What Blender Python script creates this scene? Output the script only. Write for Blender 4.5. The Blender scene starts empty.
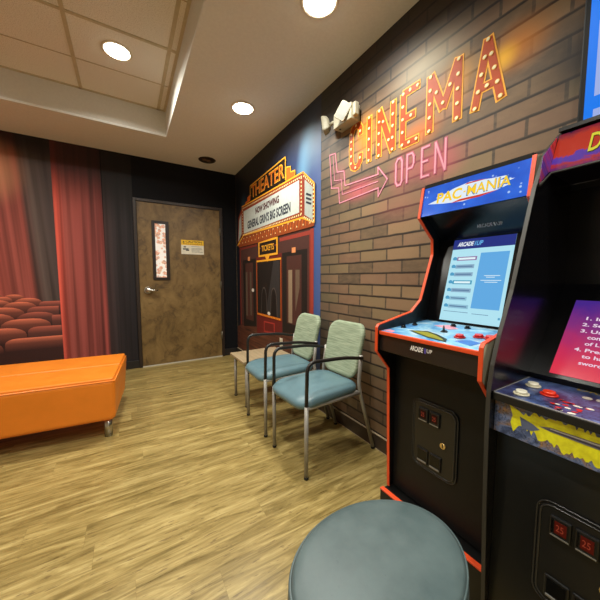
import bpy, bmesh, math, random
from mathutils import Vector, Matrix
random.seed(7)
SC = bpy.context.scene
COL = SC.collection
PI = math.pi
XR, YB, ZC, ZT = 1.337, 3.937, 2.505, 2.75      # right wall, back wall, low ceiling, raised ceiling
TX, TY = 0.40, 3.26                              # corner of the raised ceiling tray

# ------------------------------------------------------------------ materials
def lin(c):
    f = lambda v: v / 12.92 if v <= 0.04045 else ((v + 0.055) / 1.055) ** 2.4
    return (f(c[0] / 255), f(c[1] / 255), f(c[2] / 255), 1.0)

class NT:
    def __init__(s, name):
        s.m = bpy.data.materials.new(name); s.m.use_nodes = True
        s.t = s.m.node_tree; s.b = s.t.nodes['Principled BSDF']
    def new(s, k): return s.t.nodes.new(k)
    def put(s, sock, v):
        if v is None: return
        if isinstance(v, bpy.types.NodeSocket): s.t.links.new(v, sock)
        else: sock.default_value = v
    def math(s, op, a, b=None, c=None, clamp=False):
        n = s.new('ShaderNodeMath'); n.operation = op; n.use_clamp = clamp
        s.put(n.inputs[0], a); s.put(n.inputs[1], b); s.put(n.inputs[2], c)
        return n.outputs[0]
    def pos(s):
        g = s.new('ShaderNodeNewGeometry'); x = s.new('ShaderNodeSeparateXYZ')
        s.t.links.new(g.outputs['Position'], x.inputs[0])
        return x.outputs[0], x.outputs[1], x.outputs[2]
    def obj(s, which='Object'):
        return s.new('ShaderNodeTexCoord').outputs[which]
    def comb(s, x, y, z=0.0):
        n = s.new('ShaderNodeCombineXYZ')
        for i, v in enumerate((x, y, z)): s.put(n.inputs[i], v)
        return n.outputs[0]
    def noise(s, vec, scale, detail=3, rough=0.55, dist=0.0):
        n = s.new('ShaderNodeTexNoise'); s.put(n.inputs['Vector'], vec)
        n.inputs['Scale'].default_value = scale; n.inputs['Detail'].default_value = detail
        n.inputs['Roughness'].default_value = rough; n.inputs['Distortion'].default_value = dist
        return n.outputs[0]
    def ramp(s, fac, stops, interp='LINEAR'):
        n = s.new('ShaderNodeValToRGB'); n.color_ramp.interpolation = interp
        e = n.color_ramp.elements
        while len(e) < len(stops): e.new(0.5)
        for i, (p, c) in enumerate(stops):
            e[i].position = p; e[i].color = c if len(c) == 4 else lin(c)
        s.put(n.inputs[0], fac); return n.outputs[0]
    def mix(s, fac, a, b, mode='MIX'):
        n = s.new('ShaderNodeMix'); n.data_type = 'RGBA'; n.blend_type = mode
        s.put(n.inputs[0], fac); s.put(n.inputs[6], a); s.put(n.inputs[7], b)
        return n.outputs[2]
    def mrange(s, v, a, b, c=0.0, d=1.0, smooth=True):
        n = s.new('ShaderNodeMapRange'); n.interpolation_type = 'SMOOTHSTEP' if smooth else 'LINEAR'
        s.put(n.inputs[0], v)
        for i, q in enumerate((a, b, c, d)): n.inputs[i + 1].default_value = q
        return n.outputs[0]
    def bump(s, h, strength=0.2, dist=0.01):
        n = s.new('ShaderNodeBump'); n.inputs['Strength'].default_value = strength
        n.inputs['Distance'].default_value = dist
        s.put(n.inputs['Height'], h); s.t.links.new(n.outputs[0], s.b.inputs['Normal'])
    def col(s, c): s.put(s.b.inputs['Base Color'], c if not isinstance(c, tuple) or len(c) == 4 else lin(c))
    def blob(s, a, b, ca, cb, ra, rb):
        """soft spot of colour centred at (ca, cb) with radii ra, rb"""
        u = s.math('DIVIDE', s.math('SUBTRACT', a, ca), ra); v = s.math('DIVIDE', s.math('SUBTRACT', b, cb), rb)
        d = s.math('SQRT', s.math('ADD', s.math('MULTIPLY', u, u), s.math('MULTIPLY', v, v)))
        return s.mrange(d, 1.0, 0.0)

MATS = {}
def mat(name, c, rough=0.5, metal=0.0, spec=0.5, var=0.08, vscale=30.0, coat=0.0, bump=0.0):
    if name in MATS: return MATS[name]
    n = NT(name)
    v = n.noise(n.obj(), vscale, 4)
    base = lin(c)
    lo = tuple(max(0, x * (1 - var)) for x in base[:3]) + (1,); hi = tuple(min(1, x * (1 + var)) for x in base[:3]) + (1,)
    n.col(n.ramp(v, [(0.3, lo), (0.7, hi)]))
    n.b.inputs['Roughness'].default_value = rough; n.b.inputs['Metallic'].default_value = metal
    n.b.inputs['Specular IOR Level'].default_value = spec; n.b.inputs['Coat Weight'].default_value = coat
    if bump: n.bump(v, bump, 0.003)
    MATS[name] = n.m; return n.m

def glow(name, c, strength):
    if name in MATS: return MATS[name]
    n = NT(name); n.col((8, 8, 8)); n.b.inputs['Emission Color'].default_value = lin(c)
    n.b.inputs['Emission Strength'].default_value = strength; n.b.inputs['Roughness'].default_value = 0.35; n.b.inputs['Specular IOR Level'].default_value = 0.1
    MATS[name] = n.m; return n.m

# ------------------------------------------------------------------ geometry builder
class B:
    def __init__(s): s.bm = bmesh.new()
    def _join(s, b2, mi, smooth=False):
        for f in b2.faces:
            f.material_index = mi if mi is not None else f.material_index
            f.smooth = smooth or f.smooth
        me = bpy.data.meshes.new('t'); b2.to_mesh(me); b2.free()
        s.bm.from_mesh(me); bpy.data.meshes.remove(me)
    def box(s, x0, x1, y0, y1, z0, z1, mi=0, bev=0.0, seg=2, rot=None, at=None):
        b = bmesh.new(); bmesh.ops.create_cube(b, size=1.0)
        bmesh.ops.scale(b, vec=(abs(x1 - x0), abs(y1 - y0), abs(z1 - z0)), verts=b.verts)
        if bev: bmesh.ops.bevel(b, geom=b.edges[:], offset=bev, segments=seg, profile=0.5, affect='EDGES')
        if rot is not None: bmesh.ops.rotate(b, cent=(0, 0, 0), matrix=rot, verts=b.verts)
        bmesh.ops.translate(b, vec=((x0 + x1) / 2, (y0 + y1) / 2, (z0 + z1) / 2), verts=b.verts)
        s._join(b, mi); return s
    def poly(s, pts, mi=0):
        vs = [s.bm.verts.new(p) for p in pts]; f = s.bm.faces.new(vs); f.material_index = mi; return s
    def prism(s, pts, d, mi=0, mi_end=None):
        """closed outline of 3-D points pushed along vector d"""
        b = bmesh.new(); d = Vector(d)
        a = [b.verts.new(p) for p in pts]; c = [b.verts.new(Vector(p) + d) for p in pts]; n = len(pts)
        f0 = b.faces.new(a); f1 = b.faces.new(c[::-1])
        for i in range(n): b.faces.new((a[i], c[i], c[(i + 1) % n], a[(i + 1) % n])).material_index = mi
        f0.material_index = mi; f1.material_index = mi if mi_end is None else mi_end
        bmesh.ops.recalc_face_normals(b, faces=b.faces[:])
        s._join(b, None); return s
    def cyl(s, p0, p1, r0, r1=None, mi=0, seg=20, smooth=True):
        r1 = r0 if r1 is None else r1; p0, p1 = Vector(p0), Vector(p1); ax = (p1 - p0)
        b = bmesh.new(); bmesh.ops.create_cone(b, cap_ends=True, segments=seg, radius1=r0, radius2=r1, depth=ax.length)
        q = Vector((0, 0, 1)).rotation_difference(ax.normalized())
        bmesh.ops.rotate(b, cent=(0, 0, 0), matrix=q.to_matrix(), verts=b.verts)
        bmesh.ops.translate(b, vec=(p0 + p1) / 2, verts=b.verts)
        for f in b.faces: f.smooth = smooth and len(f.verts) == 4
        s._join(b, mi); return s
    def ball(s, c, r, mi=0, sc=(1, 1, 1), seg=20):
        b = bmesh.new(); bmesh.ops.create_uvsphere(b, u_segments=seg, v_segments=max(8, seg // 2), radius=r)
        bmesh.ops.scale(b, vec=sc, verts=b.verts); bmesh.ops.translate(b, vec=c, verts=b.verts)
        s._join(b, mi, True); return s
    def tube(s, pts, r, mi=0, seg=12, closed=False, sx=1.0):
        """round tube along points"""
        b = bmesh.new(); pts = [Vector(p) for p in pts]; n = len(pts); rings = []
        prev = None
        for i in range(n):
            if closed: t = (pts[(i + 1) % n] - pts[i - 1]).normalized()
            else: t = (pts[min(i + 1, n - 1)] - pts[max(i - 1, 0)]).normalized()
            up = prev if prev is not None else (Vector((0, 0, 1)) if abs(t.z) < 0.9 else Vector((0, 1, 0)))
            side = t.cross(up).normalized(); up2 = side.cross(t).normalized(); prev = up2
            rings.append([b.verts.new(pts[i] + side * (r * sx * math.cos(2 * PI * k / seg)) + up2 * (r * math.sin(2 * PI * k / seg))) for k in range(seg)])
        m = n if closed else n - 1
        for i in range(m):
            for k in range(seg):
                f = b.faces.new((rings[i][k], rings[i][(k + 1) % seg], rings[(i + 1) % n][(k + 1) % seg], rings[(i + 1) % n][k])); f.smooth = True
        if not closed: b.faces.new(rings[0][::-1]); b.faces.new(rings[-1])
        bmesh.ops.recalc_face_normals(b, faces=b.faces[:])
        s._join(b, mi); return s
    def lathe(s, c, prof, mi=0, seg=64):
        """profile of (radius, z) spun round the vertical through c"""
        b = bmesh.new(); rings = []
        for r, z in prof:
            rings.append([b.verts.new((c[0] + r * math.cos(2 * PI * k / seg), c[1] + r * math.sin(2 * PI * k / seg), c[2] + z)) for k in range(seg)] if r > 1e-6 else [b.verts.new((c[0], c[1], c[2] + z))])
        for a, d in zip(rings, rings[1:]):
            for k in range(seg):
                k2 = (k + 1) % seg
                if len(a) == 1: f = b.faces.new((a[0], d[k], d[k2]))
                elif len(d) == 1: f = b.faces.new((a[k], d[0], a[k2]))
                else: f = b.faces.new((a[k], d[k], d[k2], a[k2]))
                f.smooth = True
        bmesh.ops.recalc_face_normals(b, faces=b.faces[:])
        s._join(b, mi); return s
    def loft(s, loops, mi=0, cap=True, smooth=True):
        b = bmesh.new(); R = [[b.verts.new(p) for p in L] for L in loops]; n = len(R[0])
        for a, d in zip(R, R[1:]):
            for k in range(n):
                f = b.faces.new((a[k], a[(k + 1) % n], d[(k + 1) % n], d[k])); f.smooth = smooth
        if cap:
            f = b.faces.new(R[0][::-1]); f.smooth = smooth; f = b.faces.new(R[-1]); f.smooth = smooth
        bmesh.ops.recalc_face_normals(b, faces=b.faces[:])
        s._join(b, mi); return s
    def text(s, t, o, u, v, w, h, mi=0, bold=0.0, depth=0.0, shear=0.0):
        """lettering that fills w x h from corner o, along u and v"""
        cu = bpy.data.curves.new('t', 'FONT'); cu.body = t; cu.offset = bold; cu.shear = shear; cu.resolution_u = 3
        ob = bpy.data.objects.new('t', cu); me = ob.to_mesh()
        b = bmesh.new(); b.from_mesh(me); ob.to_mesh_clear()
        bpy.data.objects.remove(ob); bpy.data.curves.remove(cu)
        xs = [q.co.x for q in b.verts]; ys = [q.co.y for q in b.verts]
        x0, x1, y0, y1 = min(xs), max(xs), min(ys), max(ys)
        o, u, v = Vector(o), Vector(u), Vector(v)
        for q in b.verts:
            q.co = o + u * ((q.co.x - x0) / (x1 - x0) * w) + v * ((q.co.y - y0) / (y1 - y0) * h)
        if depth:
            nrm = u.cross(v).normalized() * depth
            r = bmesh.ops.extrude_face_region(b, geom=b.faces[:])
            bmesh.ops.translate(b, vec=nrm, verts=[g for g in r['geom'] if isinstance(g, bmesh.types.BMVert)])
        s._join(b, mi); return s

def rrect(w, h, r, n=6, cx=0.0, cy=0.0):
    """rounded rectangle outline, 2-D"""
    r = min(r, w / 2 - 1e-5, h / 2 - 1e-5); out = []
    for sx, sy, a0 in ((1, 1, 0), (-1, 1, PI / 2), (-1, -1, PI), (1, -1, 1.5 * PI)):
        for k in range(n + 1):
            a = a0 + k / n * PI / 2
            out.append((cx + sx * (w / 2 - r) + r * math.cos(a), cy + sy * (h / 2 - r) + r * math.sin(a)))
    return out

BASE = {}
def empty(name, loc, label=None, cat=None, group=None, kind=None):
    o = bpy.data.objects.new(name, None); o.location = loc; o.empty_display_size = 0.1; COL.objects.link(o)
    BASE[o] = Vector(loc); tag(o, label, cat, group, kind); return o
def tag(o, label=None, cat=None, group=None, kind=None):
    for k, v in (('label', label), ('category', cat), ('group', group), ('kind', kind)):
        if v: o[k] = v
    return o
def mesh(name, b, mats, parent=None, label=None, cat=None, group=None, kind=None, loc=None, smooth_angle=None):
    """link builder b (world coordinates) as one object; a parented one is moved into its parent's frame"""
    me = bpy.data.meshes.new(name)
    base = BASE[parent] if parent is not None else Vector(loc or (0, 0, 0))
    bmesh.ops.translate(b.bm, vec=-base, verts=b.bm.verts)
    b.bm.to_mesh(me); b.bm.free()
    for m in (mats if isinstance(mats, (list, tuple)) else [mats]): me.materials.append(m)
    o = bpy.data.objects.new(name, me); COL.objects.link(o)
    if parent is not None: o.parent = parent; BASE[o] = base
    else: o.location = base; BASE[o] = base
    return tag(o, label, cat, group, kind)
def copy_tree(o, parent=None):
    c = o.copy(); COL.objects.link(c)
    if parent is not None: c.parent = parent
    for k in list(o.children): copy_tree(k, c)
    return c

# common materials
M_black = mat('black_laminate', (18, 18, 18), 0.36, spec=0.35, var=0.15)
M_blackp = mat('black_plastic', (17, 17, 17), 0.4, var=0.1)
M_gloss = mat('black_acrylic', (8, 8, 10), 0.22, spec=0.35, var=0.05)
M_orange_trim = mat('orange_edge_trim', (235, 82, 38), 0.4)
M_chrome = mat('brushed_chrome', (190, 188, 182), 0.28, 1.0)
M_silver = mat('silver_painted_steel', (158, 154, 146), 0.38, 0.25)
M_white = mat('ivory_plastic', (222, 214, 190), 0.45)
M_steel_dark = mat('black_painted_steel', (34, 31, 29), 0.38)

# ------------------------------------------------------------------ setting: floor, ceiling, walls
def wood_floor():
    n = NT('plank_floor'); x, y, z = n.pos()
    pw = 0.125
    row = n.math('FLOOR', n.math('DIVIDE', y, pw))
    wn = n.new('ShaderNodeTexWhiteNoise'); wn.noise_dimensions = '1D'; n.put(wn.inputs['W'], row)
    xo = n.math('ADD', x, n.math('MULTIPLY', wn.outputs[0], 3.7))
    brd = n.math('FLOOR', n.math('DIVIDE', xo, 1.2))
    w2 = n.new('ShaderNodeTexWhiteNoise'); w2.noise_dimensions = '2D'; n.put(w2.inputs['Vector'], n.comb(row, brd))
    off = n.math('MULTIPLY', w2.outputs[0], 9.0)
    grain = n.noise(n.comb(n.math('MULTIPLY', xo, 3.2), n.math('MULTIPLY', y, 26.0), off), 1.0, 6, 0.66, 1.0)
    fine = n.noise(n.comb(n.math('MULTIPLY', xo, 5.0), n.math('MULTIPLY', y, 90.0), off), 1.0, 4, 0.6)
    speck = n.noise(n.comb(n.math('MULTIPLY', xo, 16.0), n.math('MULTIPLY', y, 75.0), off), 1.0, 3, 0.6)
    c = n.ramp(grain, [(0.26, (94, 78, 40)), (0.42, (138, 118, 68)), (0.55, (168, 146, 90)), (0.72, (202, 180, 120))])
    c = n.mix(n.mrange(fine, 0.35, 0.75, 0.0, 0.35), c, lin((124, 102, 56)))
    c = n.mix(n.mrange(speck, 0.60, 0.70, 0.0, 0.6), c, lin((98, 76, 42)))
    tone = n.mrange(w2.outputs[0], 0.0, 1.0, 0.93, 1.05, False)
    c = n.mix(1.0, c, n.comb(tone, tone, n.math('MULTIPLY', tone, 0.97)), 'MULTIPLY')
    fy = n.math('ABSOLUTE', n.math('SUBTRACT', n.math('FRACT', n.math('DIVIDE', y, pw)), 0.5))
    fx = n.math('ABSOLUTE', n.math('SUBTRACT', n.math('FRACT', n.math('DIVIDE', xo, 1.2)), 0.5))
    seam = n.math('MAXIMUM', n.mrange(fy, 0.485, 0.5), n.mrange(fx, 0.4985, 0.5))
    c = n.mix(n.math('MULTIPLY', seam, 0.22), c, lin((86, 66, 38)))
    n.col(c); n.put(n.b.inputs['Roughness'], n.mrange(grain, 0.2, 0.8, 0.26, 0.40)); n.bump(n.math('SUBTRACT', fine, seam), 0.08, 0.002)
    return n.m
mesh('floor', B().box(-3.2, XR + 0.1, -2.3, YB + 0.1, -0.1, 0.0), wood_floor(), kind='structure')

def plaster(name, c, var=0.03):
    return mat(name, c, 0.85, spec=0.2, var=var, vscale=60, bump=0.03)
M_ceil = plaster('painted_drywall', (228, 228, 224))
b = B()
b.box(TX, XR + 0.1, -2.3, YB + 0.1, ZC, ZC + 0.02); b.box(-3.2, TX, TY, YB + 0.1, ZC, ZC + 0.02)
b.box(-3.2, -2.6, -2.3, TY, ZC, ZC + 0.02); b.box(-2.6, TX, -2.3, -1.5, ZC, ZC + 0.02)
ceiling = mesh('ceiling', b, M_ceil, kind='structure')
b = B()
b.box(TX, TX + 0.02, -1.5, TY, ZC + 0.0201, ZT + 0.05); b.box(-2.6, TX + 0.02, TY, TY + 0.02, ZC + 0.0201, ZT + 0.05)
b.box(-2.62, -2.6, -1.5, TY, ZC + 0.0201, ZT + 0.05); b.box(-2.6, TX, -1.52, -1.5, ZC + 0.0201, ZT + 0.05)
mesh('tray_side', b, plaster('tray_paint', (214, 212, 204)), ceiling)
def tile_mat():
    n = NT('acoustic_tile'); x, y, z = n.pos()
    s = n.noise(n.comb(x, y, 0.0), 160, 3, 0.7); s2 = n.noise(n.comb(x, y, 3.0), 420, 2, 0.7)
    c = n.ramp(s, [(0.36, (206, 200, 188)), (0.5, (240, 236, 228)), (0.8, (246, 242, 235))])
    c = n.mix(n.mrange(s2, 0.62, 0.72, 0.0, 0.35), c, lin((190, 182, 166)))
    n.col(c); n.b.inputs['Roughness'].default_value = 0.9; n.bump(s, 0.25, 0.004); return n.m
tiles = mesh('tile_panel', B().box(-2.6, TX, -1.5, TY, ZT, ZT + 0.02), tile_mat(), ceiling)
b = B()
for gx in (0.335 - 0.61 * k for k in range(0, 5)): b.box(gx - 0.012, gx + 0.012, -1.5, TY, ZT - 0.006, ZT - 0.0001)
for gy in (2.39 - 0.9 * k for k in range(0, 5)): b.box(-2.6, 0.3225, gy - 0.011, gy + 0.011, ZT - 0.0055, ZT - 0.0002); b.box(0.3475, TX, gy - 0.011, gy + 0.011, ZT - 0.0055, ZT - 0.0002)
for gy in (2.84 - 0.9 * k for k in range(0, 5)): b.box(-2.6, TX, gy - 0.003, gy + 0.003, ZT - 0.0035, ZT - 0.0003, mi=1)
b.box(TX - 0.02, TX, -1.5, TY, ZT - 0.006, ZT - 0.0001); b.box(-2.6, TX - 0.02, TY - 0.018, TY, ZT - 0.006, ZT - 0.0001)
mesh('tile_grid', b, [mat('tile_grid_metal', (196, 184, 156), 0.6), mat('tile_score', (188, 172, 144), 0.9)], tiles)

# right wall: printed brick mural
def brick_mat():
    n = NT('printed_brick'); x, y, z = n.pos()
    br = n.new('ShaderNodeTexBrick'); br.offset = 0.5; br.offset_frequency = 2; br.squash = 1.0
    wob = n.math('MULTIPLY', n.math('SUBTRACT', n.noise(n.comb(y, z), 9, 2), 0.5), 0.006)
    u = n.math('ADD', n.math('SUBTRACT', 1.32 + 2.26, y), wob); v = n.math('ADD', n.math('SUBTRACT', z, 0.029), wob)
    n.put(br.inputs['Vector'], n.comb(u, v))
    for k, q in (('Scale', 1.0), ('Mortar Size', 0.0068), ('Mortar Smooth', 0.3), ('Bias', 0.1), ('Brick Width', 0.226), ('Row Height', 0.0728)):
        br.inputs[k].default_value = q
    br.inputs['Color1'].default_value = lin((94, 77, 61)); br.inputs['Color2'].default_value = lin((138, 112, 84))
    br.inputs['Mortar'].default_value = lin((72, 63, 54))
    row = n.math('FLOOR', n.math('DIVIDE', v, 0.0728))
    even = n.math('LESS_THAN', n.math('FRACT', n.math('MULTIPLY', row, 0.5)), 0.25)
    colm = n.math('FLOOR', n.math('DIVIDE', n.math('ADD', u, n.math('MULTIPLY', even, 0.113)), 0.226))
    wn = n.new('ShaderNodeTexWhiteNoise'); wn.noise_dimensions = '2D'; n.put(wn.inputs['Vector'], n.comb(row, colm))
    face = n.ramp(wn.outputs[0], [(0.0, (92, 78, 64)), (0.22, (118, 98, 76)), (0.45, (138, 108, 86)), (0.62, (128, 112, 84)), (0.82, (150, 122, 92)), (1.0, (126, 96, 78))])
    c = n.mix(br.outputs['Fac'], face, lin((76, 67, 58)))
    s = n.noise(n.comb(n.math('MULTIPLY', y, 6), n.math('MULTIPLY', z, 14)), 2.2, 5, 0.6)
    c = n.mix(n.mrange(s, 0.35, 0.75, 0.0, 0.35), c, lin((150, 122, 94)))
    f = n.noise(n.comb(y, z), 90, 4, 0.7)
    c = n.mix(n.mrange(f, 0.55, 0.8, 0.0, 0.3), c, lin((64, 52, 42)))
    # dark line printed under every course
    fr = n.math('FRACT', n.math('DIVIDE', v, 0.0728))
    c = n.mix(n.math('MULTIPLY', n.math('MAXIMUM', n.mrange(fr, 0.87, 0.94), n.mrange(fr, 0.05, 0.0)), 0.85), c, lin((34, 27, 24)))
    # printed glows, dark top and far end; also darker toward foot and television
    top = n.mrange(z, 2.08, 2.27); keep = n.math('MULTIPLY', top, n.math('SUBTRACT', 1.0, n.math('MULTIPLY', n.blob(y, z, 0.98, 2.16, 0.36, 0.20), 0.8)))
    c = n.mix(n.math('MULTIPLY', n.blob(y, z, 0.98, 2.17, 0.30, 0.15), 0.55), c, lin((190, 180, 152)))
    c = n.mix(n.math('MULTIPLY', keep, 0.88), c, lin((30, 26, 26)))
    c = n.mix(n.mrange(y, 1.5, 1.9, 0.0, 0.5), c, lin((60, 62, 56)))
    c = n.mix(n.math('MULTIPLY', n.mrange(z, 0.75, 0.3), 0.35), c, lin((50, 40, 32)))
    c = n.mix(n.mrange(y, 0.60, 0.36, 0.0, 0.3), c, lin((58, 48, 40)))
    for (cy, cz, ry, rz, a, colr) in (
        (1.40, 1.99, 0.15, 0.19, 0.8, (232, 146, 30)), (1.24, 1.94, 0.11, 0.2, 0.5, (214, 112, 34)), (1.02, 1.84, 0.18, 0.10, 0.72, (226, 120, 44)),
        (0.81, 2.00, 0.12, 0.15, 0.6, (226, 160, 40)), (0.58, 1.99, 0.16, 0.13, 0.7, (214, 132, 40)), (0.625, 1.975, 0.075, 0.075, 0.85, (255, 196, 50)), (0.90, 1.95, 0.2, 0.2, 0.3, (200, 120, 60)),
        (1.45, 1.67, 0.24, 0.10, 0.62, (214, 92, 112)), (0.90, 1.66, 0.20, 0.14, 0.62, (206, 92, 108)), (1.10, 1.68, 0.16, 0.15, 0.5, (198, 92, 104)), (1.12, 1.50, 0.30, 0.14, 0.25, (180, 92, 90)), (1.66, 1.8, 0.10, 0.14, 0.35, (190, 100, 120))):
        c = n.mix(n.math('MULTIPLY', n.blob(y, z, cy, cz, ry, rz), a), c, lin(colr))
    c = n.mix(n.math('MULTIPLY', n.blob(y, z, 0.36, 1.84, 0.17, 0.20), 1.0), c, lin((26, 22, 22)))  # darker spot in the brick colour beside the television
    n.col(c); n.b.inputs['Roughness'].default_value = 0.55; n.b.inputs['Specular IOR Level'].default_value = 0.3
    return n.m
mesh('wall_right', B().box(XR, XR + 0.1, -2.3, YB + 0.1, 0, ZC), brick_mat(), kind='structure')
M_wallblack = mat('black_wall_print', (18, 18, 22), 0.7, spec=0.15, var=0.1)
mesh('wall_back', B().box(-3.2, XR, YB, YB + 0.1, 0, ZC), M_wallblack, kind='structure')
M_beige = plaster('beige_wall_paint', (228, 224, 214))
mesh('wall_left', B().box(-3.3, -3.2, -2.3, YB, 0, ZC), M_beige, kind='structure')
mesh('wall_front', B().box(-3.2, XR, -2.4, -2.3, 0, ZC), M_beige, kind='structure')

bb = B().box(XR - 0.012, XR, -2.3, YB - 0.012, 0, 0.092, 0, 0.002)
bb.box(XR - 0.0135, XR, -2.3, YB - 0.013, 0.0921, 0.0955, 1)
bb.box(XR - 0.014, XR - 0.0121, -2.3, YB - 0.013, 0.0001, 0.004, 1)
mesh('baseboard_right', bb, [mat('dark_brown_vinyl', (66, 54, 44), 0.45, var=0.15), mat('pale_caulk_line', (170, 152, 124), 0.6)], kind='structure')
bb = B().box(-3.2, 0.098, YB - 0.012, YB, 0, 0.095, 0, 0.002).box(1.14, XR - 0.0145, YB - 0.012, YB, 0, 0.095, 0, 0.002)
mesh('baseboard_back', bb, mat('black_vinyl_base', (34, 32, 32), 0.4, var=0.1), kind='structure')

# ------------------------------------------------------------------ door
def burl():
    n = NT('burl_veneer'); x, y, z = n.pos()
    w = n.noise(n.comb(n.math('MULTIPLY', x, 1.5), 0.0, n.math('MULTIPLY', z, 1.0)), 3.4, 7, 0.72, 0.7)
    d = n.noise(n.comb(x, 0.0, z), 9, 5, 0.7, 1.2); k = n.noise(n.comb(x, 4.0, n.math('MULTIPLY', z, 0.8)), 34, 4, 0.7)
    c = n.ramp(w, [(0.30, (72, 54, 30)), (0.45, (112, 88, 50)), (0.58, (130, 104, 62)), (0.75, (144, 118, 72))])
    c = n.mix(n.mrange(d, 0.50, 0.70, 0.0, 0.62), c, lin((66, 48, 26)))
    c = n.mix(n.mrange(k, 0.6, 0.75, 0.0, 0.4), c, lin((58, 40, 22)))
    n.col(c); n.b.inputs['Roughness'].default_value = 0.45; return n.m
door = empty('door_1', (0.62, YB, 0), kind='structure')
yd = YB - 0.014
leaf = mesh('door_leaf', B().box(0.133, 1.106, yd, YB - 0.001, 0.012, 1.99, 0, 0.002), burl(), door)
M_dframe = mat('dark_brown_frame', (44, 33, 28), 0.4, var=0.1)
b = B(); b.box(0.097, 0.131, YB - 0.026, YB, 0, 2.027, 0, 0.003).box(1.108, 1.142, YB - 0.026, YB, 0, 2.027, 0, 0.003).box(0.131, 1.108, YB - 0.026, YB, 1.992, 2.027, 0, 0.003)
mesh('door_frame', b, M_dframe, door)
mesh('threshold', B().box(0.131, 1.108, YB - 0.03, YB, 0.0002, 0.011), mat('pale_threshold', (196, 190, 172), 0.5), door)
b = B()
for (x0, x1, z0, z1) in ((0.283, 0.318, 1.065, 1.782), (0.434, 0.472, 1.065, 1.782), (0.318, 0.434, 1.065, 1.098), (0.318, 0.434, 1.748, 1.782)):
    b.box(x0, x1, yd - 0.012, yd, z0, z1, 0, 0.002)
wf = mesh('window_frame', b, mat('window_bead_brown', (38, 28, 24), 0.4), leaf)
def film():
    n = NT('patterned_window_film'); o = n.pos(); v = n.comb(o[0], o[2], 0.0)
    vo = n.new('ShaderNodeTexVoronoi'); n.put(vo.inputs['Vector'], v); vo.inputs['Scale'].default_value = 24
    s = n.noise(v, 45, 3)
    c = n.mix(n.mrange(vo.outputs['Distance'], 0.62, 0.42, 0.0, 0.8), lin((236, 230, 222)), n.ramp(s, [(0.40, (196, 150, 104)), (0.5, (226, 126, 76)), (0.60, (150, 124, 104))]))
    c = n.mix(n.mrange(n.noise(v, 70, 2), 0.60, 0.66, 0.0, 0.8), c, lin((238, 234, 228)))
    n.col(c); n.b.inputs['Roughness'].default_value = 0.2
    n.put(n.b.inputs['Emission Color'], c); n.b.inputs['Emission Strength'].default_value = 0.35
    return n.m
mesh('window_pane', B().box(0.318, 0.434, yd - 0.005, yd - 0.001, 1.098, 1.748), film(), leaf)
b = B().cyl((0.222, yd, 0.943), (0.222, yd - 0.012, 0.943), 0.042).cyl((0.222, yd - 0.012, 0.943), (0.222, yd - 0.055, 0.943), 0.018, 0.014)
b.tube([(0.222, yd - 0.055, 0.943), (0.235, yd - 0.062, 0.943), (0.28, yd - 0.06, 0.941), (0.325, yd - 0.055, 0.94)], 0.011).ball((0.226, yd - 0.04, 0.943), 0.038, 0, (1, .7, 1))
mesh('lever_handle', b, M_chrome, leaf)
for hz in (1.71, 0.995, 0.30):
    mesh('hinge', B().box(1.092, 1.118, yd - 0.004, yd - 0.0001, hz - 0.05, hz + 0.05).cyl((1.107, yd - 0.015, hz - 0.05), (1.107, yd - 0.015, hz + 0.05), 0.007), mat('hinge_steel', (120, 112, 96), 0.4, 0.7), leaf)
b = B().box(0.612, 0.89, yd - 0.004, yd, 1.395, 1.575, 0).box(0.612, 0.89, yd - 0.0045, yd - 0.0041, 1.511, 1.575, 1)
b.text('CAUTION', (0.665, yd - 0.0048, 1.540), (1, 0, 0), (0, 0, 1), 0.20, 0.026, 2, 0.02)
b.prism([(0.628, yd - 0.0048, 1.540), (0.655, yd - 0.0048, 1.540), (0.6415, yd - 0.0048, 1.565)], (0, -0.0003, 0), 2)
for i in range(9): b.box(0.635 + i * 0.027, 0.635 + i * 0.027 + 0.021, yd - 0.0049, yd - 0.0046, 1.521, 1.530, 3)
b.ball((0.655, yd - 0.0042, 1.487), 0.012, 2, (1.3, .05, .7)); b.box(0.632, 0.70, yd - 0.0045, yd - 0.0042, 1.449, 1.472, 4); b.box(0.668, 0.706, yd - 0.0047, yd - 0.0043, 1.438, 1.452, 2)
for i, (w, z) in enumerate(((0.10, 1.492), (0.13, 1.470), (0.14, 1.456), (0.10, 1.440), (0.14, 1.424))): b.box(0.735, 0.735 + w, yd - 0.0046, yd - 0.0042, z, z + 0.005, 4)
mesh('caution_sign', b, [mat('sign_white', (226, 220, 200), 0.5), mat('sign_yellow', (238, 190, 30), 0.5), mat('sign_black', (36, 32, 28), 0.5), mat('sign_ochre', (150, 112, 20), 0.5), mat('sign_grey', (120, 122, 118), 0.5)], leaf, label='yellow and white caution sign')

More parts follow.
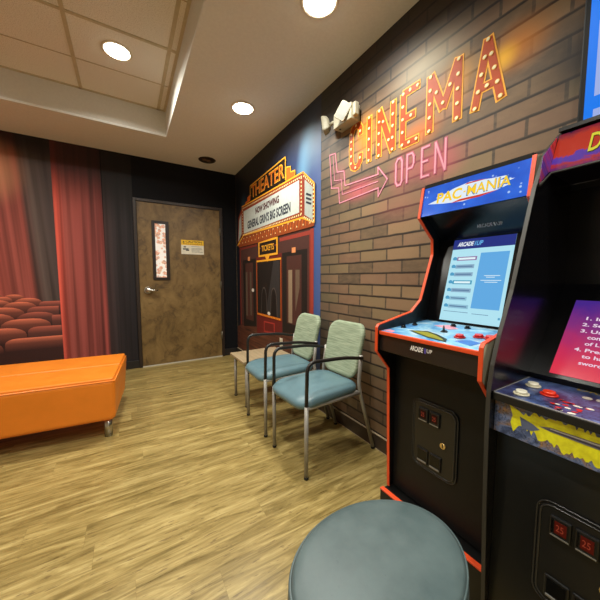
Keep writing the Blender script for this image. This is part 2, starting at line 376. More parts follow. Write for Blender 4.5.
# ------------------------------------------------------------------ curtain mural on the back wall
def drape(name, x0, x1, stops, fold, topz, glowspot=None, slant=0.0):
    n = NT(name); x, y, z = n.pos()
    xs = n.math('ADD', x, n.math('MULTIPLY', n.math('SUBTRACT', z, 0.9), slant))
    c = n.ramp(n.mrange(xs, x0, x1, 0, 1, False), stops)
    f = n.noise(n.comb(n.math('MULTIPLY', xs, fold), 0.0, n.math('MULTIPLY', z, 0.35)), 1.0, 1, 0.4)
    f2 = n.noise(n.comb(n.math('MULTIPLY', xs, fold * 3.5), 7.0, n.math('MULTIPLY', z, 0.6)), 1.0, 2, 0.5)
    f = n.math('ADD', n.math('MULTIPLY', f, 0.78), n.math('MULTIPLY', f2, 0.22))
    m = n.mrange(f, 0.32, 0.68, 0.52, 1.22); c = n.mix(1.0, c, n.comb(m, m, m), 'MULTIPLY')
    t = n.noise(n.comb(x, 0.0, z), 260, 2); m2 = n.mrange(t, 0.3, 0.7, 0.9, 1.1, False); c = n.mix(1.0, c, n.comb(m2, m2, m2), 'MULTIPLY')
    c = n.mix(n.mrange(z, topz[0], topz[1], 0.0, 0.9), c, lin((24, 20, 20)))
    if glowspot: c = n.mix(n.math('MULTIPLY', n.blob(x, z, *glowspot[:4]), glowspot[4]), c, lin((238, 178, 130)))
    n.col(c); n.b.inputs['Roughness'].default_value = 0.6; n.b.inputs['Specular IOR Level'].default_value = 0.25
    return n.m
cur = empty('curtain_mural', (-0.9, YB, 0.1), 'wall mural of red theatre curtains and cinema seats behind the orange bench', 'wall mural')
def wq(x0, x1, z0, z1, k, xt0=None, xt1=None):
    y = YB - 0.0006 * k
    return B().prism([(x0, y, z0), (x1, y, z0), (xt1 if xt1 is not None else x1, y, z1), (xt0 if xt0 is not None else x0, y, z1)], (0, 0.0005, 0))
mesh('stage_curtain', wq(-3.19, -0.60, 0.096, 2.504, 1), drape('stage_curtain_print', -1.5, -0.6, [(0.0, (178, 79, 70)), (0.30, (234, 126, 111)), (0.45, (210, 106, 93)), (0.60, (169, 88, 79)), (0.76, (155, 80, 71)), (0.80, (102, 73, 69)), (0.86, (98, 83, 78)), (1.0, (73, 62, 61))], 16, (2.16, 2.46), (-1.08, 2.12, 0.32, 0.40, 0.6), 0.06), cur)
mesh('dark_drape', wq(-0.19, 0.097, 0.096, 2.504, 1), drape('dark_drape_print', -0.19, 0.1, [(0.0, (66, 48, 48)), (0.3, (54, 46, 48)), (0.7, (46, 41, 44)), (1.0, (28, 26, 29))], 20, (1.6, 2.25)), cur, label='dark grey drape')
mesh('side_curtain', wq(-0.612, -0.185, 0.096, 2.504, 2, -0.622, -0.20), drape('side_curtain_print', -0.62, -0.18, [(0.0, (239, 104, 86)), (0.08, (217, 92, 78)), (0.18, (164, 83, 75)), (0.5, (149, 74, 68)), (0.85, (134, 67, 63)), (0.92, (164, 77, 71)), (1.0, (84, 56, 55))], 22, (1.80, 2.36)), cur)
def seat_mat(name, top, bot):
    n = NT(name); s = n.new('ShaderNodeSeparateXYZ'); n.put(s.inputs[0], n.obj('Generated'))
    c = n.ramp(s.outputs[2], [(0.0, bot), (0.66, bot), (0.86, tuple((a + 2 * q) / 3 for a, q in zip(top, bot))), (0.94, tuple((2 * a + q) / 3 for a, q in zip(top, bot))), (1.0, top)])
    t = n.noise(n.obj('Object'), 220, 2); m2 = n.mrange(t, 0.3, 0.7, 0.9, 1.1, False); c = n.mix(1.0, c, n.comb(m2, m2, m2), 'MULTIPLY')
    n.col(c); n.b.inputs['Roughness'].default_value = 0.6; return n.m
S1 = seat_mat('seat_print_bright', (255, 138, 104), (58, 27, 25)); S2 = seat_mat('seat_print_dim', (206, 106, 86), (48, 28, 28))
srows = [(-1.6, -1.29, .95, 1), (-1.28, -1.045, .945, 1), (-1.05, -.895, .925, 1), (-1.42, -1.13, .91, 1), (-1.14, -.985, .905, 1), (-.975, -.76, .887, 1), (-1.22, -.99, .872, 1), (-.785, -.615, .848, 2), (-1.06, -.805, .85, 1), (-1.32, -1.07, .845, 1),
         (-.88, -.63, .795, 2), (-1.25, -.896, .798, 1), (-.966, -.65, .74, 2), (-1.3, -.975, .738, 1), (-.69, -.616, .70, 2), (-1.085, -.70, .675, 1), (-1.5, -1.10, .67, 1), (-.885, -.615, .588, 2), (-1.3, -.895, .59, 1), (-1.061, -.612, .478, 1), (-1.52, -1.075, .46, 1)]
for i, (x0, x1, zt, k) in enumerate(srows):
    y = YB - 0.0012 - 0.0005 * i; h = 0.14 + 0.012 * i; z0 = max(0.097, zt - h - 0.12)
    if x1 > -0.65:
        w = (x1 - x0); r = min(0.09, w * 0.3); out = [(x0, y, z0), (x1, y, z0), (x1, y, zt)] + [(x0 + r - r * math.sin(a), y, zt - 0.6 * r + 0.6 * r * math.cos(a)) for a in (0.0, 0.4, 0.8, 1.2, PI / 2)]
    else:
        r = min(0.14, (x1 - x0) * 0.45)
        out = [(x0, y, z0), (x1, y, z0)] + [(x1 - r + r * math.sin(a), y, zt - 0.55 * r + 0.55 * r * math.cos(a)) for a in (PI / 2, 1.2, 0.8, 0.4, 0.0)] + [(x0 + r - r * math.sin(a), y, zt - 0.55 * r + 0.55 * r * math.cos(a)) for a in (0.0, 0.4, 0.8, 1.2, PI / 2)]
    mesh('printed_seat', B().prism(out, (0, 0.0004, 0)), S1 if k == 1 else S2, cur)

# ------------------------------------------------------------------ theatre mural on the right wall
def flat(c, name, rough=0.55): return mat(name, c, rough, spec=0.3, var=0.06, vscale=40)
def P(y, z, k): return (XR - 0.0006 * k, y, z)
_tick = [0]
def yz(b, pts, k, mi=0):
    _tick[0] = (_tick[0] + 1) % 17; k = k + _tick[0] * 0.06
    b.prism([P(y, z, k) for y, z in pts], (0.0005, 0, 0), mi); return b
def rect(b, y0, y1, z0, z1, k, mi=0): return yz(b, [(y0, z0), (y1, z0), (y1, z1), (y0, z1)], k, mi)
def stroke(b, p, q, w, k, mi=0, ext=0.0):
    p, q = Vector(p), Vector(q); d = (q - p).normalized(); nn = Vector((-d.y, d.x)) * w / 2; p = p - d * ext; q = q + d * ext
    return yz(b, [tuple(p + nn), tuple(q + nn), tuple(q - nn), tuple(p - nn)], k, mi)
def disc(b, y, z, r, k, mi=0, n=10, ry=None):
    return yz(b, [(y + (ry or r) * math.cos(2 * PI * i / n), z + r * math.sin(2 * PI * i / n)) for i in range(n)], k, mi)
def bulbs(b, p, q, n, r, k, mi):
    for i in range(n):
        t = i / max(1, n - 1); disc(b, p[0] + (q[0] - p[0]) * t, p[1] + (q[1] - p[1]) * t, r, k, mi, 8)
C_gold = flat((250, 176, 50), 'print_gold'); C_amber = flat((212, 104, 34), 'print_amber'); C_cream = flat((255, 238, 176), 'print_bulb_cream')
C_dark = flat((36, 26, 22), 'print_dark_brown'); C_red = flat((158, 64, 52), 'print_red'); C_maroon = flat((82, 52, 47), 'print_maroon')
C_white = flat((200, 208, 202), 'print_white_board'); C_ink = flat((44, 48, 62), 'print_ink'); C_inkred = flat((84, 36, 40), 'print_ink_red')
th = empty('theater_mural', (XR, 2.9, 0.1), 'wall mural of an old movie theater front with lit marquee beside the door', 'wall mural')
def sky():
    n = NT('mural_night_sky'); x, y, z = n.pos()
    c = n.ramp(n.mrange(y, 1.89, 3.937, 0, 1, False), [(0.0, (72, 96, 152)), (0.05, (62, 88, 146)), (0.2, (34, 54, 98)), (0.45, (22, 28, 46)), (1.0, (18, 20, 30))])
    c = n.mix(n.mrange(z, 2.05, 2.36, 0.0, 0.9), c, lin((24, 26, 36)))
    beam = n.math('ABSOLUTE', n.math('SUBTRACT', n.math('SUBTRACT', y, 2.16), n.math('MULTIPLY', n.math('SUBTRACT', z, 2.0), -0.25)))
    k = n.math('MULTIPLY', n.mrange(beam, 0.16, 0.0), n.mrange(z, 2.42, 2.15)); c = n.mix(n.math('MULTIPLY', k, 0.75), c, lin((110, 166, 206)))
    c = n.mix(n.math('MULTIPLY', n.blob(y, z, 2.02, 2.13, 0.22, 0.24), 0.5), c, lin((120, 160, 190)))
    c = n.mix(n.math('MULTIPLY', n.blob(y, z, 3.62, 2.02, 0.16, 0.22), 0.6), c, lin((56, 92, 122)))
    n.col(c); n.b.inputs['Roughness'].default_value = 0.55; return n.m
mesh('night_sky', rect(B(), 1.89, YB - 0.03, 0.0975, 2.503, 1), sky(), th)
def facade_floor():
    n = NT('mural_plank_street'); x, y, z = n.pos()
    f = n.noise(n.comb(n.math('MULTIPLY', n.math('ADD', y, n.math('MULTIPLY', z, 1.6)), 2.0), n.math('MULTIPLY', z, 40)), 1.0, 4)
    n.col(n.ramp(f, [(0.3, (52, 30, 24)), (0.55, (104, 60, 44)), (0.75, (132, 82, 60))])); n.b.inputs['Roughness'].default_value = 0.5; return n.m
b = yz(B(), [(1.995, 0.0975), (3.93, 0.0975), (3.93, 0.40), (3.78, 0.45), (1.995, 0.62)], 2)
mesh('painted_street', b, facade_floor(), th)
b = B(); yz(b, [(3.79, 0.44), (3.79, 1.56), (2.0, 1.56), (2.0, 0.60)], 3, 0)
rect(b, 2.035, 1.985, 0.40, 1.50, 4, 1); rect(b, 2.055, 2.036, 0.5, 1.48, 4, 3); rect(b, 2.60, 1.985, 1.455, 1.49, 4, 1); rect(b, 3.79, 3.755, 0.45, 1.50, 4, 3); rect(b, 3.79, 3.18, 1.465, 1.49, 4, 3)
mesh('facade', b, [C_maroon, C_red, C_amber, flat((130, 50, 40), 'print_dim_red')], th)
def painted_door(y0, y1, zt, z0, glass):
    b = B(); w = y0 - y1
    yz(b, [(y0, z0 - 0.01), (y0, zt - 0.005), (y1, zt), (y1, z0 + 0.05)], 5, 0); rect(b, y0 - 0.20 * w, y1 + 0.20 * w, z0 + 0.1, zt - 0.045, 6, 1)
    for (ya, yb, za, zb, mi) in glass: yz(b, [(ya, za), (ya, zb), (yb, zb), (yb, za + (0.22 if mi == 3 else 0))], 7, mi)
    rect(b, (y0 + y1) / 2 + 0.035, (y0 + y1) / 2 - 0.035, zt - 0.018, zt + 0.03, 8, 4)
    return b
DM = [flat((38, 31, 28), 'print_door_frame'), flat((80, 48, 42), 'print_door_brown'), flat((150, 128, 104), 'print_glass_streak'), flat((112, 92, 76), 'print_glass_dim'), flat((232, 150, 96), 'print_exit_orange'), flat((98, 82, 70), 'print_glass_faint'), flat((230, 220, 206), 'print_handle_white')]
mesh('painted_door', painted_door(2.543, 2.084, 1.342, 0.55, [(2.416, 2.342, 0.66, 1.166, 2), (2.282, 2.208, 0.78, 1.165, 3)]), DM, th)
b = painted_door(3.66, 3.23, 1.325, 0.455, [(3.565, 3.505, 0.60, 1.165, 5), (3.42, 3.365, 0.62, 1.165, 5)]); disc(b, 3.325, 0.94, 0.022, 8, 6, ry=0.04)
mesh('painted_door', b, DM, th)
b = B(); yz(b, [(3.21, 0.425), (3.21, 1.34), (2.555, 1.34), (2.555, 0.51)], 5, 0)
rect(b, 3.182, 2.58, 0.675, 1.275, 6, 1); yz(b, [(2.95, 0.68), (2.74, 1.27), (2.60, 1.27), (2.60, 0.68)], 7, 4)
for yy in (2.99, 2.74): yz(b, [(yy + 0.07 * math.cos(a), 0.86 + 0.13 * math.sin(a)) for a in [PI * i / 8 for i in range(9)]] + [(yy - 0.085, 0.68), (yy + 0.085, 0.68)], 8, 5); yz(b, [(yy + 0.062 * math.cos(a), 0.85 + 0.125 * math.sin(a)) for a in [PI * i / 8 for i in range(9)]] + [(yy - 0.075, 0.68), (yy + 0.075, 0.68)], 9, 1)
stroke(b, (3.19, 0.68), (3.19, 1.27), 0.012, 9, 2); stroke(b, (2.572, 0.68), (2.572, 1.27), 0.012, 9, 2); stroke(b, (3.19, 1.285), (2.57, 1.285), 0.02, 9, 3, 0.006)
stroke(b, (3.19, 0.665), (2.565, 0.665), 0.024, 9, 2)
for i in range(16): stroke(b, (3.18 - i * 0.038, 0.657), (3.165 - i * 0.038, 0.673), 0.008, 10, 3)
yz(b, [(3.0, 0.47), (3.0, 0.60), (2.72, 0.61), (2.72, 0.49)], 8, 7); yz(b, [(2.98, 0.49), (2.98, 0.585), (2.74, 0.595), (2.74, 0.51)], 9, 0)
disc(b, 2.86, 0.70, 0.02, 10, 6, ry=0.035)
mesh('ticket_booth', b, [flat((110, 38, 34), 'print_booth_red'), flat((34, 28, 27), 'print_booth_glass'), C_amber, C_gold, flat((56, 52, 52), 'print_booth_sheen'), flat((88, 78, 74), 'print_booth_outline'), DM[6], flat((176, 58, 50), 'print_panel_red')], th)
b = B(); rect(b, 3.13, 2.635, 1.33, 1.51, 11, 0); rect(b, 3.10, 2.665, 1.352, 1.488, 12, 1); yz(b, [(2.95, 1.331), (2.83, 1.331), (2.89, 1.265)], 11, 0)
b.text('TICKETS', P(3.04, 1.388, 14), (0, -1, 0), (0, 0, 1), 0.32, 0.066, 0, 0.02)
stroke(b, (3.10, 1.43), (3.06, 1.43), 0.012, 13, 2); stroke(b, (2.705, 1.43), (2.665, 1.43), 0.012, 13, 2)
mesh('ticket_sign', b, [C_gold, C_dark, C_red], th)
# marquee: soffit, boards, borders with bulbs
b = B()
yz(b, [(3.86, 1.545), (3.62, 1.655), (2.16, 1.625), (1.965, 1.545), (1.975, 1.515), (2.64, 1.515), (3.13, 1.50), (3.80, 1.505)], 13, 0)
for i in range(34):
    t = i / 33; y = 3.78 - 1.78 * t
    stroke(b, (y, 1.535), (y - 0.012, 1.60), 0.009, 14, 7); disc(b, y - 0.02, 1.55 + 0.05 * (i % 2), 0.008, 15, 2, 6)
stroke(b, (3.85, 1.535), (3.62, 1.645), 0.02, 15, 1); stroke(b, (3.62, 1.645), (2.16, 1.615), 0.022, 15, 1); stroke(b, (2.16, 1.615), (1.965, 1.545), 0.022, 15, 1)
yz(b, [(3.66, 1.655), (3.66, 2.015), (2.14, 1.985), (2.14, 1.62)], 15, 3); rect(b, 3.595, 2.205, 1.665, 1.945, 17, 4)
yz(b, [(2.14, 1.615), (2.14, 1.99), (1.968, 1.85), (1.968, 1.54)], 15, 3); yz(b, [(2.115, 1.63), (2.115, 1.925), (1.992, 1.83), (1.992, 1.565)], 17, 6)
yz(b, [(3.66, 1.66), (3.66, 2.0), (3.79, 1.90), (3.84, 1.56)], 15, 3); yz(b, [(3.68, 1.67), (3.68, 1.93), (3.765, 1.86), (3.81, 1.58)], 17, 6)
for p, q, nn in (((3.64, 1.985), (2.17, 1.962), 44), ((3.63, 1.65), (2.18, 1.642), 44), ((2.17, 1.95), (2.17, 1.65), 10), ((3.63, 1.96), (3.63, 1.68), 9), ((2.125, 1.955), (1.98, 1.84), 7), ((1.98, 1.82), (1.98, 1.56), 9), ((2.12, 1.61), (1.985, 1.552), 6)): bulbs(b, p, q, nn, 0.009, 18, 2)
stroke(b, (3.66, 2.015), (2.14, 1.992), 0.014, 18, 1); stroke(b, (2.14, 1.992), (1.968, 1.852), 0.014, 18, 1); stroke(b, (2.14, 1.992), (2.14, 1.62), 0.012, 18, 5); stroke(b, (1.966, 1.85), (1.966, 1.54), 0.012, 18, 1)
mesh('marquee', b, [flat((150, 72, 36), 'print_soffit_orange'), C_gold, C_cream, flat((150, 62, 34), 'print_marquee_frame'), C_white, C_red, flat((176, 184, 178), 'print_side_board'), C_amber], th)
mesh('marquee_text', B().text('NOW SHOWING', P(3.20, 1.835, 19), (0, -1, 0), (0, 0, 1), 0.61, 0.075, 0, 0.045), C_inkred, th)
mesh('marquee_text', B().text("GENERAL GRIN'S BIG SCREEN", P(3.46, 1.70, 19), (0, -1, 0), (0, 0, 1), 1.10, 0.098, 0, 0.035), C_ink, th)
b = B()
for i in range(3): stroke(b, (2.09, 1.80 - 0.035 * i), (2.01, 1.765 - 0.033 * i), 0.016, 19, 0)
mesh('side_board_text', b, C_ink, th)
b = B(); yz(b, [(3.60, 2.02), (3.36, 2.07), (3.34, 2.20), (2.46, 2.225), (2.46, 2.0)], 13, 0)
for p, q in (((3.36, 2.20), (2.46, 2.228)), ((2.46, 2.228), (2.46, 2.02)), ((3.36, 2.20), (3.36, 2.08))): stroke(b, p, q, 0.014, 15, 1)
yz(b, [(2.45, 2.0), (2.45, 2.13), (2.36, 2.11), (2.36, 2.06), (2.28, 2.05), (2.28, 2.0)], 13, 2); stroke(b, (2.45, 2.13), (2.36, 2.11), 0.012, 15, 1); stroke(b, (2.36, 2.11), (2.36, 2.06), 0.012, 15, 1); stroke(b, (2.36, 2.06), (2.28, 2.05), 0.012, 15, 1); stroke(b, (2.28, 2.05), (2.28, 2.0), 0.012, 15, 1); stroke(b, (2.45, 2.13), (2.45, 2.0), 0.012, 15, 1)
yz(b, [(3.36, 2.03), (3.36, 2.10), (3.46, 2.09), (3.46, 2.05), (3.54, 2.045), (3.54, 2.02)], 14, 2)
b.text('THEATER', P(3.32, 2.045, 16), (0, -1, 0), (0, 0, 1), 0.84, 0.145, 1, 0.02); b.text('THEATER', P(3.305, 2.055, 17), (0, -1, 0), (0, 0, 1), 0.81, 0.125, 2, 0.0)
mesh('theater_sign', b, [C_dark, C_gold, C_amber], th)

# CINEMA lettering printed on the brick
ZL, ZH = 1.822, 2.090
def letter(strokes, arcs=(), w=0.034, bd=0.0066, nb=()):
    b = B()
    for p, q in strokes: stroke(b, p, q, w + 2 * bd, 2, 0, bd)
    for p, q in strokes: stroke(b, p, q, w, 4, 1)
    for pts in arcs:
        for p, q in zip(pts, pts[1:]): stroke(b, p, q, w + 2 * bd, 2, 0, bd + 0.002)
        for p, q in zip(pts, pts[1:]): stroke(b, p, q, w, 4, 1, 0.003)
    for p, q, n in nb: bulbs(b, p, q, n, 0.0098, 7, 3); bulbs(b, p, q, n, 0.0074, 9, 2)
    return b
LM = [flat((255, 182, 66), 'print_letter_outline'), flat((184, 76, 28), 'print_letter_fill'), flat((255, 242, 196), 'print_letter_bulb'), flat((255, 196, 84), 'print_letter_bulb_halo')]
cin = empty('cinema_lettering', (XR, 1.1, 1.8), 'orange CINEMA letters dotted with light bulbs printed on the brick wall', 'wall lettering')
def L(n, *a, **k): mesh('letter_' + n, letter(*a, **k), LM, cin)
cy, rz = 1.49, 0.05
arc = [(1.445, ZH - 0.045)] + [(cy + 0.042 * math.cos(a), ZH - 0.05 + rz * math.sin(a)) for a in [math.radians(q) for q in (35, 60, 90, 120, 150, 180)][::-1][::-1]] 
Cpts = [(1.447, ZH - 0.07), (1.449, ZH - 0.03), (1.468, ZH - 0.004), (1.495, ZH), (1.520, ZH - 0.012), (1.533, ZH - 0.045), (1.536, 1.956), (1.533, ZL + 0.045), (1.520, ZL + 0.012), (1.495, ZL), (1.468, ZL + 0.004), (1.449, ZL + 0.03), (1.445, ZL + 0.075)]
L('c', [], [Cpts], nb=[((1.449, ZH - 0.05), (1.449, ZH - 0.05), 1), ((1.49, ZH), (1.49, ZH), 1), ((1.534, ZH - 0.04), (1.534, ZL + 0.04), 5), ((1.49, ZL), (1.49, ZL), 1), ((1.447, ZL + 0.05), (1.447, ZL + 0.05), 1)])
L('i', [((1.369, ZL), (1.369, ZH))], nb=[((1.369, ZL + 0.005), (1.369, ZH - 0.005), 5)])
L('n', [((1.286, ZL), (1.286, ZH)), ((1.286, ZH), (1.182, ZL)), ((1.182, ZL), (1.182, ZH))], nb=[((1.286, ZL + 0.005), (1.286, ZH - 0.005), 5), ((1.182, ZL + 0.005), (1.182, ZH - 0.005), 5), ((1.255, 2.01), (1.21, 1.89), 2)])
L('e', [((1.113, ZL), (1.113, ZH)), ((1.113, ZH), (1.014, ZH)), ((1.113, 1.958), (1.035, 1.958)), ((1.113, ZL), (1.012, ZL))], nb=[((1.113, ZL), (1.113, ZH), 5), ((1.068, ZH), (1.022, ZH), 2), ((1.068, ZL), (1.022, ZL), 2), ((1.06, 1.958), (1.06, 1.958), 1)])
L('m', [((0.948, ZL), (0.948, ZH)), ((0.948, ZH), (0.878, 1.905)), ((0.878, 1.905), (0.808, ZH)), ((0.808, ZH), (0.806, ZL))], nb=[((0.948, ZL + 0.005), (0.948, ZH - 0.005), 5), ((0.807, ZL + 0.005), (0.807, ZH - 0.005), 5), ((0.913, 1.995), (0.878, 1.93), 2), ((0.845, 1.995), (0.845, 1.995), 1)])
L('a', w=0.030, strokes=[((0.728, ZL), (0.684, ZH)), ((0.684, ZH), (0.624, ZL)), ((0.712, 1.90), (0.648, 1.90))], nb=[((0.726, ZL + 0.005), (0.683, ZH - 0.005), 5), ((0.668, 2.02), (0.626, ZL + 0.01), 4), ((0.68, 1.90), (0.68, 1.90), 1)])
NM = [flat((196, 100, 124), 'print_neon_pink'), flat((226, 158, 176), 'print_neon_core')]
def neon(b, p, q, w=0.017):
    stroke(b, p, q, w, 2, 0, w * 0.4); stroke(b, p, q, w * 0.5, 4, 1, w * 0.15)
op = empty('open_lettering', (XR, 1.0, 1.6), 'pink neon-style OPEN letters printed on the brick wall', 'wall lettering')
z0, z1 = 1.612, 1.757
for nm, segs in (('o', [((1.152, z0 + .02), (1.152, z1 - .02)), ((1.152, z1 - .02), (1.140, z1)), ((1.140, z1), (1.120, z1)), ((1.120, z1), (1.110, z1 - .02)), ((1.110, z1 - .02), (1.110, z0 + .02)), ((1.110, z0 + .02), (1.120, z0)), ((1.120, z0), (1.140, z0)), ((1.140, z0), (1.152, z0 + .02))]),
                 ('p', [((1.076, z0), (1.076, z1)), ((1.076, z1), (1.045, z1)), ((1.045, z1), (1.034, z1 - .02)), ((1.034, z1 - .02), (1.034, z1 - .055)), ((1.034, z1 - .055), (1.045, z1 - .075)), ((1.045, z1 - .075), (1.076, z1 - .075))]),
                 ('e', [((0.985, z0), (0.985, z1)), ((0.985, z1), (0.943, z1)), ((0.985, 1.687), (0.952, 1.687)), ((0.985, z0), (0.943, z0))]),
                 ('n', [((0.908, z0), (0.908, z1)), ((0.908, z1), (0.856, z0)), ((0.856, z0), (0.856, z1))])):
    b = B()
    for p, q in segs: neon(b, p, q)
    mesh('letter_' + nm, b, NM, op)
apts = [(1.776, 2.003), (1.709, 1.992), (1.686, 1.853), (1.61, 1.838), (1.596, 1.734), (1.288, 1.718), (1.289, 1.761), (1.214, 1.67), (1.284, 1.586), (1.285, 1.637), (1.656, 1.627), (1.666, 1.737), (1.751, 1.756)]
b = B()
for p, q in zip(apts, apts[1:] + apts[:1]): neon(b, p, q, 0.011)
for p, q in (((1.735, 1.985), (1.715, 1.80)), ((1.715, 1.80), (1.635, 1.785)), ((1.635, 1.785), (1.625, 1.68)), ((1.625, 1.68), (1.29, 1.678))): neon(b, p, q, 0.008)
mesh('arrow_lettering', b, NM, label='pink neon-style zigzag arrow printed on the brick, pointing at OPEN', cat='wall lettering', loc=(XR, 1.5, 1.6))

# ------------------------------------------------------------------ ceiling lights
M_trim = mat('light_trim_white', (214, 204, 184), 0.5); M_lens = glow('lit_lens', (255, 244, 222), 16.0); M_can = mat('dark_can', (52, 44, 36), 0.5)
POWER = 14.0
def downlight(x, y, z, label, on=True, power=POWER, group=None):
    t = empty('ceiling_light', (x, y, z), label, 'ceiling light', group)
    prof = [(0.082, -0.001), (0.082, -0.007), (0.096, -0.005), (0.100, -0.0005)]
    mesh('trim_ring', B().lathe((x, y, z), prof, 0, 40), M_trim if on else M_can, t)
    b = B()
    if on: b.lathe((x, y, z), [(0.0, -0.022), (0.04, -0.020), (0.065, -0.014), (0.082, -0.003)], 0, 40); mesh('lens', b, M_lens, t)
    else:
        b.lathe((x, y, z), [(0.0, -0.0012), (0.082, -0.0012)], 0, 40); mesh('dark_lens', b, mat('dark_lens', (44, 32, 26), 0.3), t)
        mesh('louver', B().box(x - 0.055, x - 0.015, y - 0.02, y + 0.02, z - 0.010, z - 0.0015, 0, 0.004).ball((x + 0.02, y + 0.01, z - 0.004), 0.028, 0, (1, 1, .3)), mat('brown_baffle', (120, 92, 74), 0.4), t)
    if on:
        l = bpy.data.lights.new('downlight_lamp', 'AREA'); l.shape = 'DISK'; l.size = 0.15; l.energy = power; l.color = (0.98, 0.97, 0.88); l.spread = math.radians(155)
        o = bpy.data.objects.new('downlight_lamp', l); o.location = (0, 0, -0.028); o.parent = t; COL.objects.link(o)
    return t
downlight(0.89, 2.39, ZC, 'lit round ceiling downlight in the low ceiling nearest the theater mural')
downlight(0.905, 1.30, ZC, 'lit round ceiling downlight cut by the top edge of the photo, above the chairs')
downlight(0.008, 2.604, ZT, 'lit round ceiling downlight in the raised acoustic tiles')
downlight(0.888, 3.623, ZC, 'unlit dark round ceiling fixture above the door corner', on=False)
downlight(0.905, -0.88, ZC, 'added out-of-view ceiling downlight behind the arcade cabinets')  # unseen lamp, added for general light in the room
downlight(0.008, 0.804, ZT, 'added out-of-view ceiling downlight in the raised tiles over the open floor')  # added out of view for more light on the floor
downlight(0.008, -0.396, ZT, 'added out-of-view ceiling downlight in the raised tiles facing the arcade cabinets')  # unseen lamp added to brighten the cabinet fronts
downlight(-1.21, 2.604, ZT, 'added out-of-view ceiling downlight in the raised tiles over the orange bench')  # unseen lamp added to light the bench side
downlight(-1.21, 0.804, ZT, 'added out-of-view ceiling downlight in the raised tiles before the orange bench')  # added out of view as extra light on the left

# ------------------------------------------------------------------ emergency light
el = empty('emergency_light', (XR, 1.61, 2.17), 'ivory twin-head emergency light on the wall above the CINEMA letters', 'emergency light')
M_ivory2 = mat('aged_ivory_plastic', (178, 172, 150), 0.5)
mesh('housing', B().box(1.257, XR - 0.0005, 1.455, 1.634, 2.103, 2.203, 0, 0.005).cyl((1.29, 1.60, 2.1035), (1.29, 1.60, 2.100), 0.007, None, 1, 12), [M_ivory2, M_blackp], el)
M_lamp = mat('frosted_lamp_face', (160, 162, 156), 0.25)
def head(c, nrm, spin, w, h, d):
    """rounded lamp head facing along nrm"""
    nrm = Vector(nrm).normalized(); a = nrm.cross(Vector((0, 0, 1))).normalized(); u = nrm.cross(a).normalized()
    a, u = a * math.cos(spin) + u * math.sin(spin), u * math.cos(spin) - a * math.sin(spin); c = Vector(c)
    b = B(); loops = []
    for sc, k in ((0.55, -d), (0.85, -d * 0.75), (1.0, -d * 0.3), (1.0, -0.004), (0.97, 0.0), (0.88, 0.0)):
        loops.append([c + a * (p[0] * sc) + u * (p[1] * sc) + nrm * k for p in rrect(w, h, w * 0.16, 5)])
    b.loft(loops, 0, True, False); b.loft([[c + a * (p[0] * 0.86) + u * (p[1] * 0.86) + nrm * k for p in rrect(w, h, w * 0.16, 5)] for k in (-0.002, 0.0008)], 1, True, False)
    return b
mesh('lamp_head', head((1.226, 1.498, 2.158), (-0.72, -0.50, -0.12), -0.62, 0.074, 0.108, 0.04).cyl((1.25, 1.505, 2.155), (1.258, 1.508, 2.15), 0.02), [M_ivory2, M_lamp], el)
mesh('lamp_head', head((1.262, 1.762, 2.186), (-0.62, 0.75, -0.15), 0.10, 0.075, 0.11, 0.05).cyl((1.285, 1.72, 2.18), (1.285, 1.634, 2.17), 0.012), [M_ivory2, M_lamp], el)
mesh('lamp_arm', B().box(1.27, 1.305, 1.43, 1.4545, 2.12, 2.20, 0, 0.006), M_ivory2, el)

# ------------------------------------------------------------------ wall outlet
b = B().box(XR - 0.006, XR - 0.0005, 2.545, 2.605, 0.36, 0.475, 0, 0.002)
ot = mesh('wall_outlet', b, M_white, label='ivory wall outlet plate low on the mural behind the chairs', cat='outlet', loc=(XR, 2.575, 0.43))
for zz in (0.393, 0.442):
    mesh('socket', B().box(XR - 0.0075, XR - 0.0061, 2.558, 2.592, zz - 0.013, zz + 0.013, 0, 0.0005), mat('socket_ivory', (200, 192, 166), 0.4), ot)

# ------------------------------------------------------------------ wall television
tv = empty('wall_television', (1.31, -0.1, 1.59), 'wall-mounted television with bright blue screen above the arcade cabinet', 'television')
mesh('case', B().box(1.286, 1.318, -0.56, 0.369, 1.566, 2.13, 0, 0.004), mat('tv_bezel_black', (9, 9, 10), 0.5, spec=0.2), tv)
mesh('wall_mount', B().box(1.3185, XR - 0.0005, -0.3, 0.1, 1.75, 1.95), M_blackp, tv)
b = B(); xs = 1.2852
def tvr(y0, y1, z0_, z1_, k, mi): b.prism([(xs - 0.0004 * k, y0, z0_), (xs - 0.0004 * k, y1, z0_), (xs - 0.0004 * k, y1, z1_), (xs - 0.0004 * k, y0, z1_)], (0.0003, 0, 0), mi)
tvr(0.353, -0.548, 1.583, 2.118, 0, 0)
for (za, zb) in ((1.662, 1.886), (1.912, 2.10), (1.59, 1.622)): tvr(0.331, -0.53, za, zb, 1, 1)
mesh('screen', b, [glow('tv_blue', (0, 118, 236), 1.0), glow('tv_pale_blue', (158, 176, 232), 0.95)], tv)

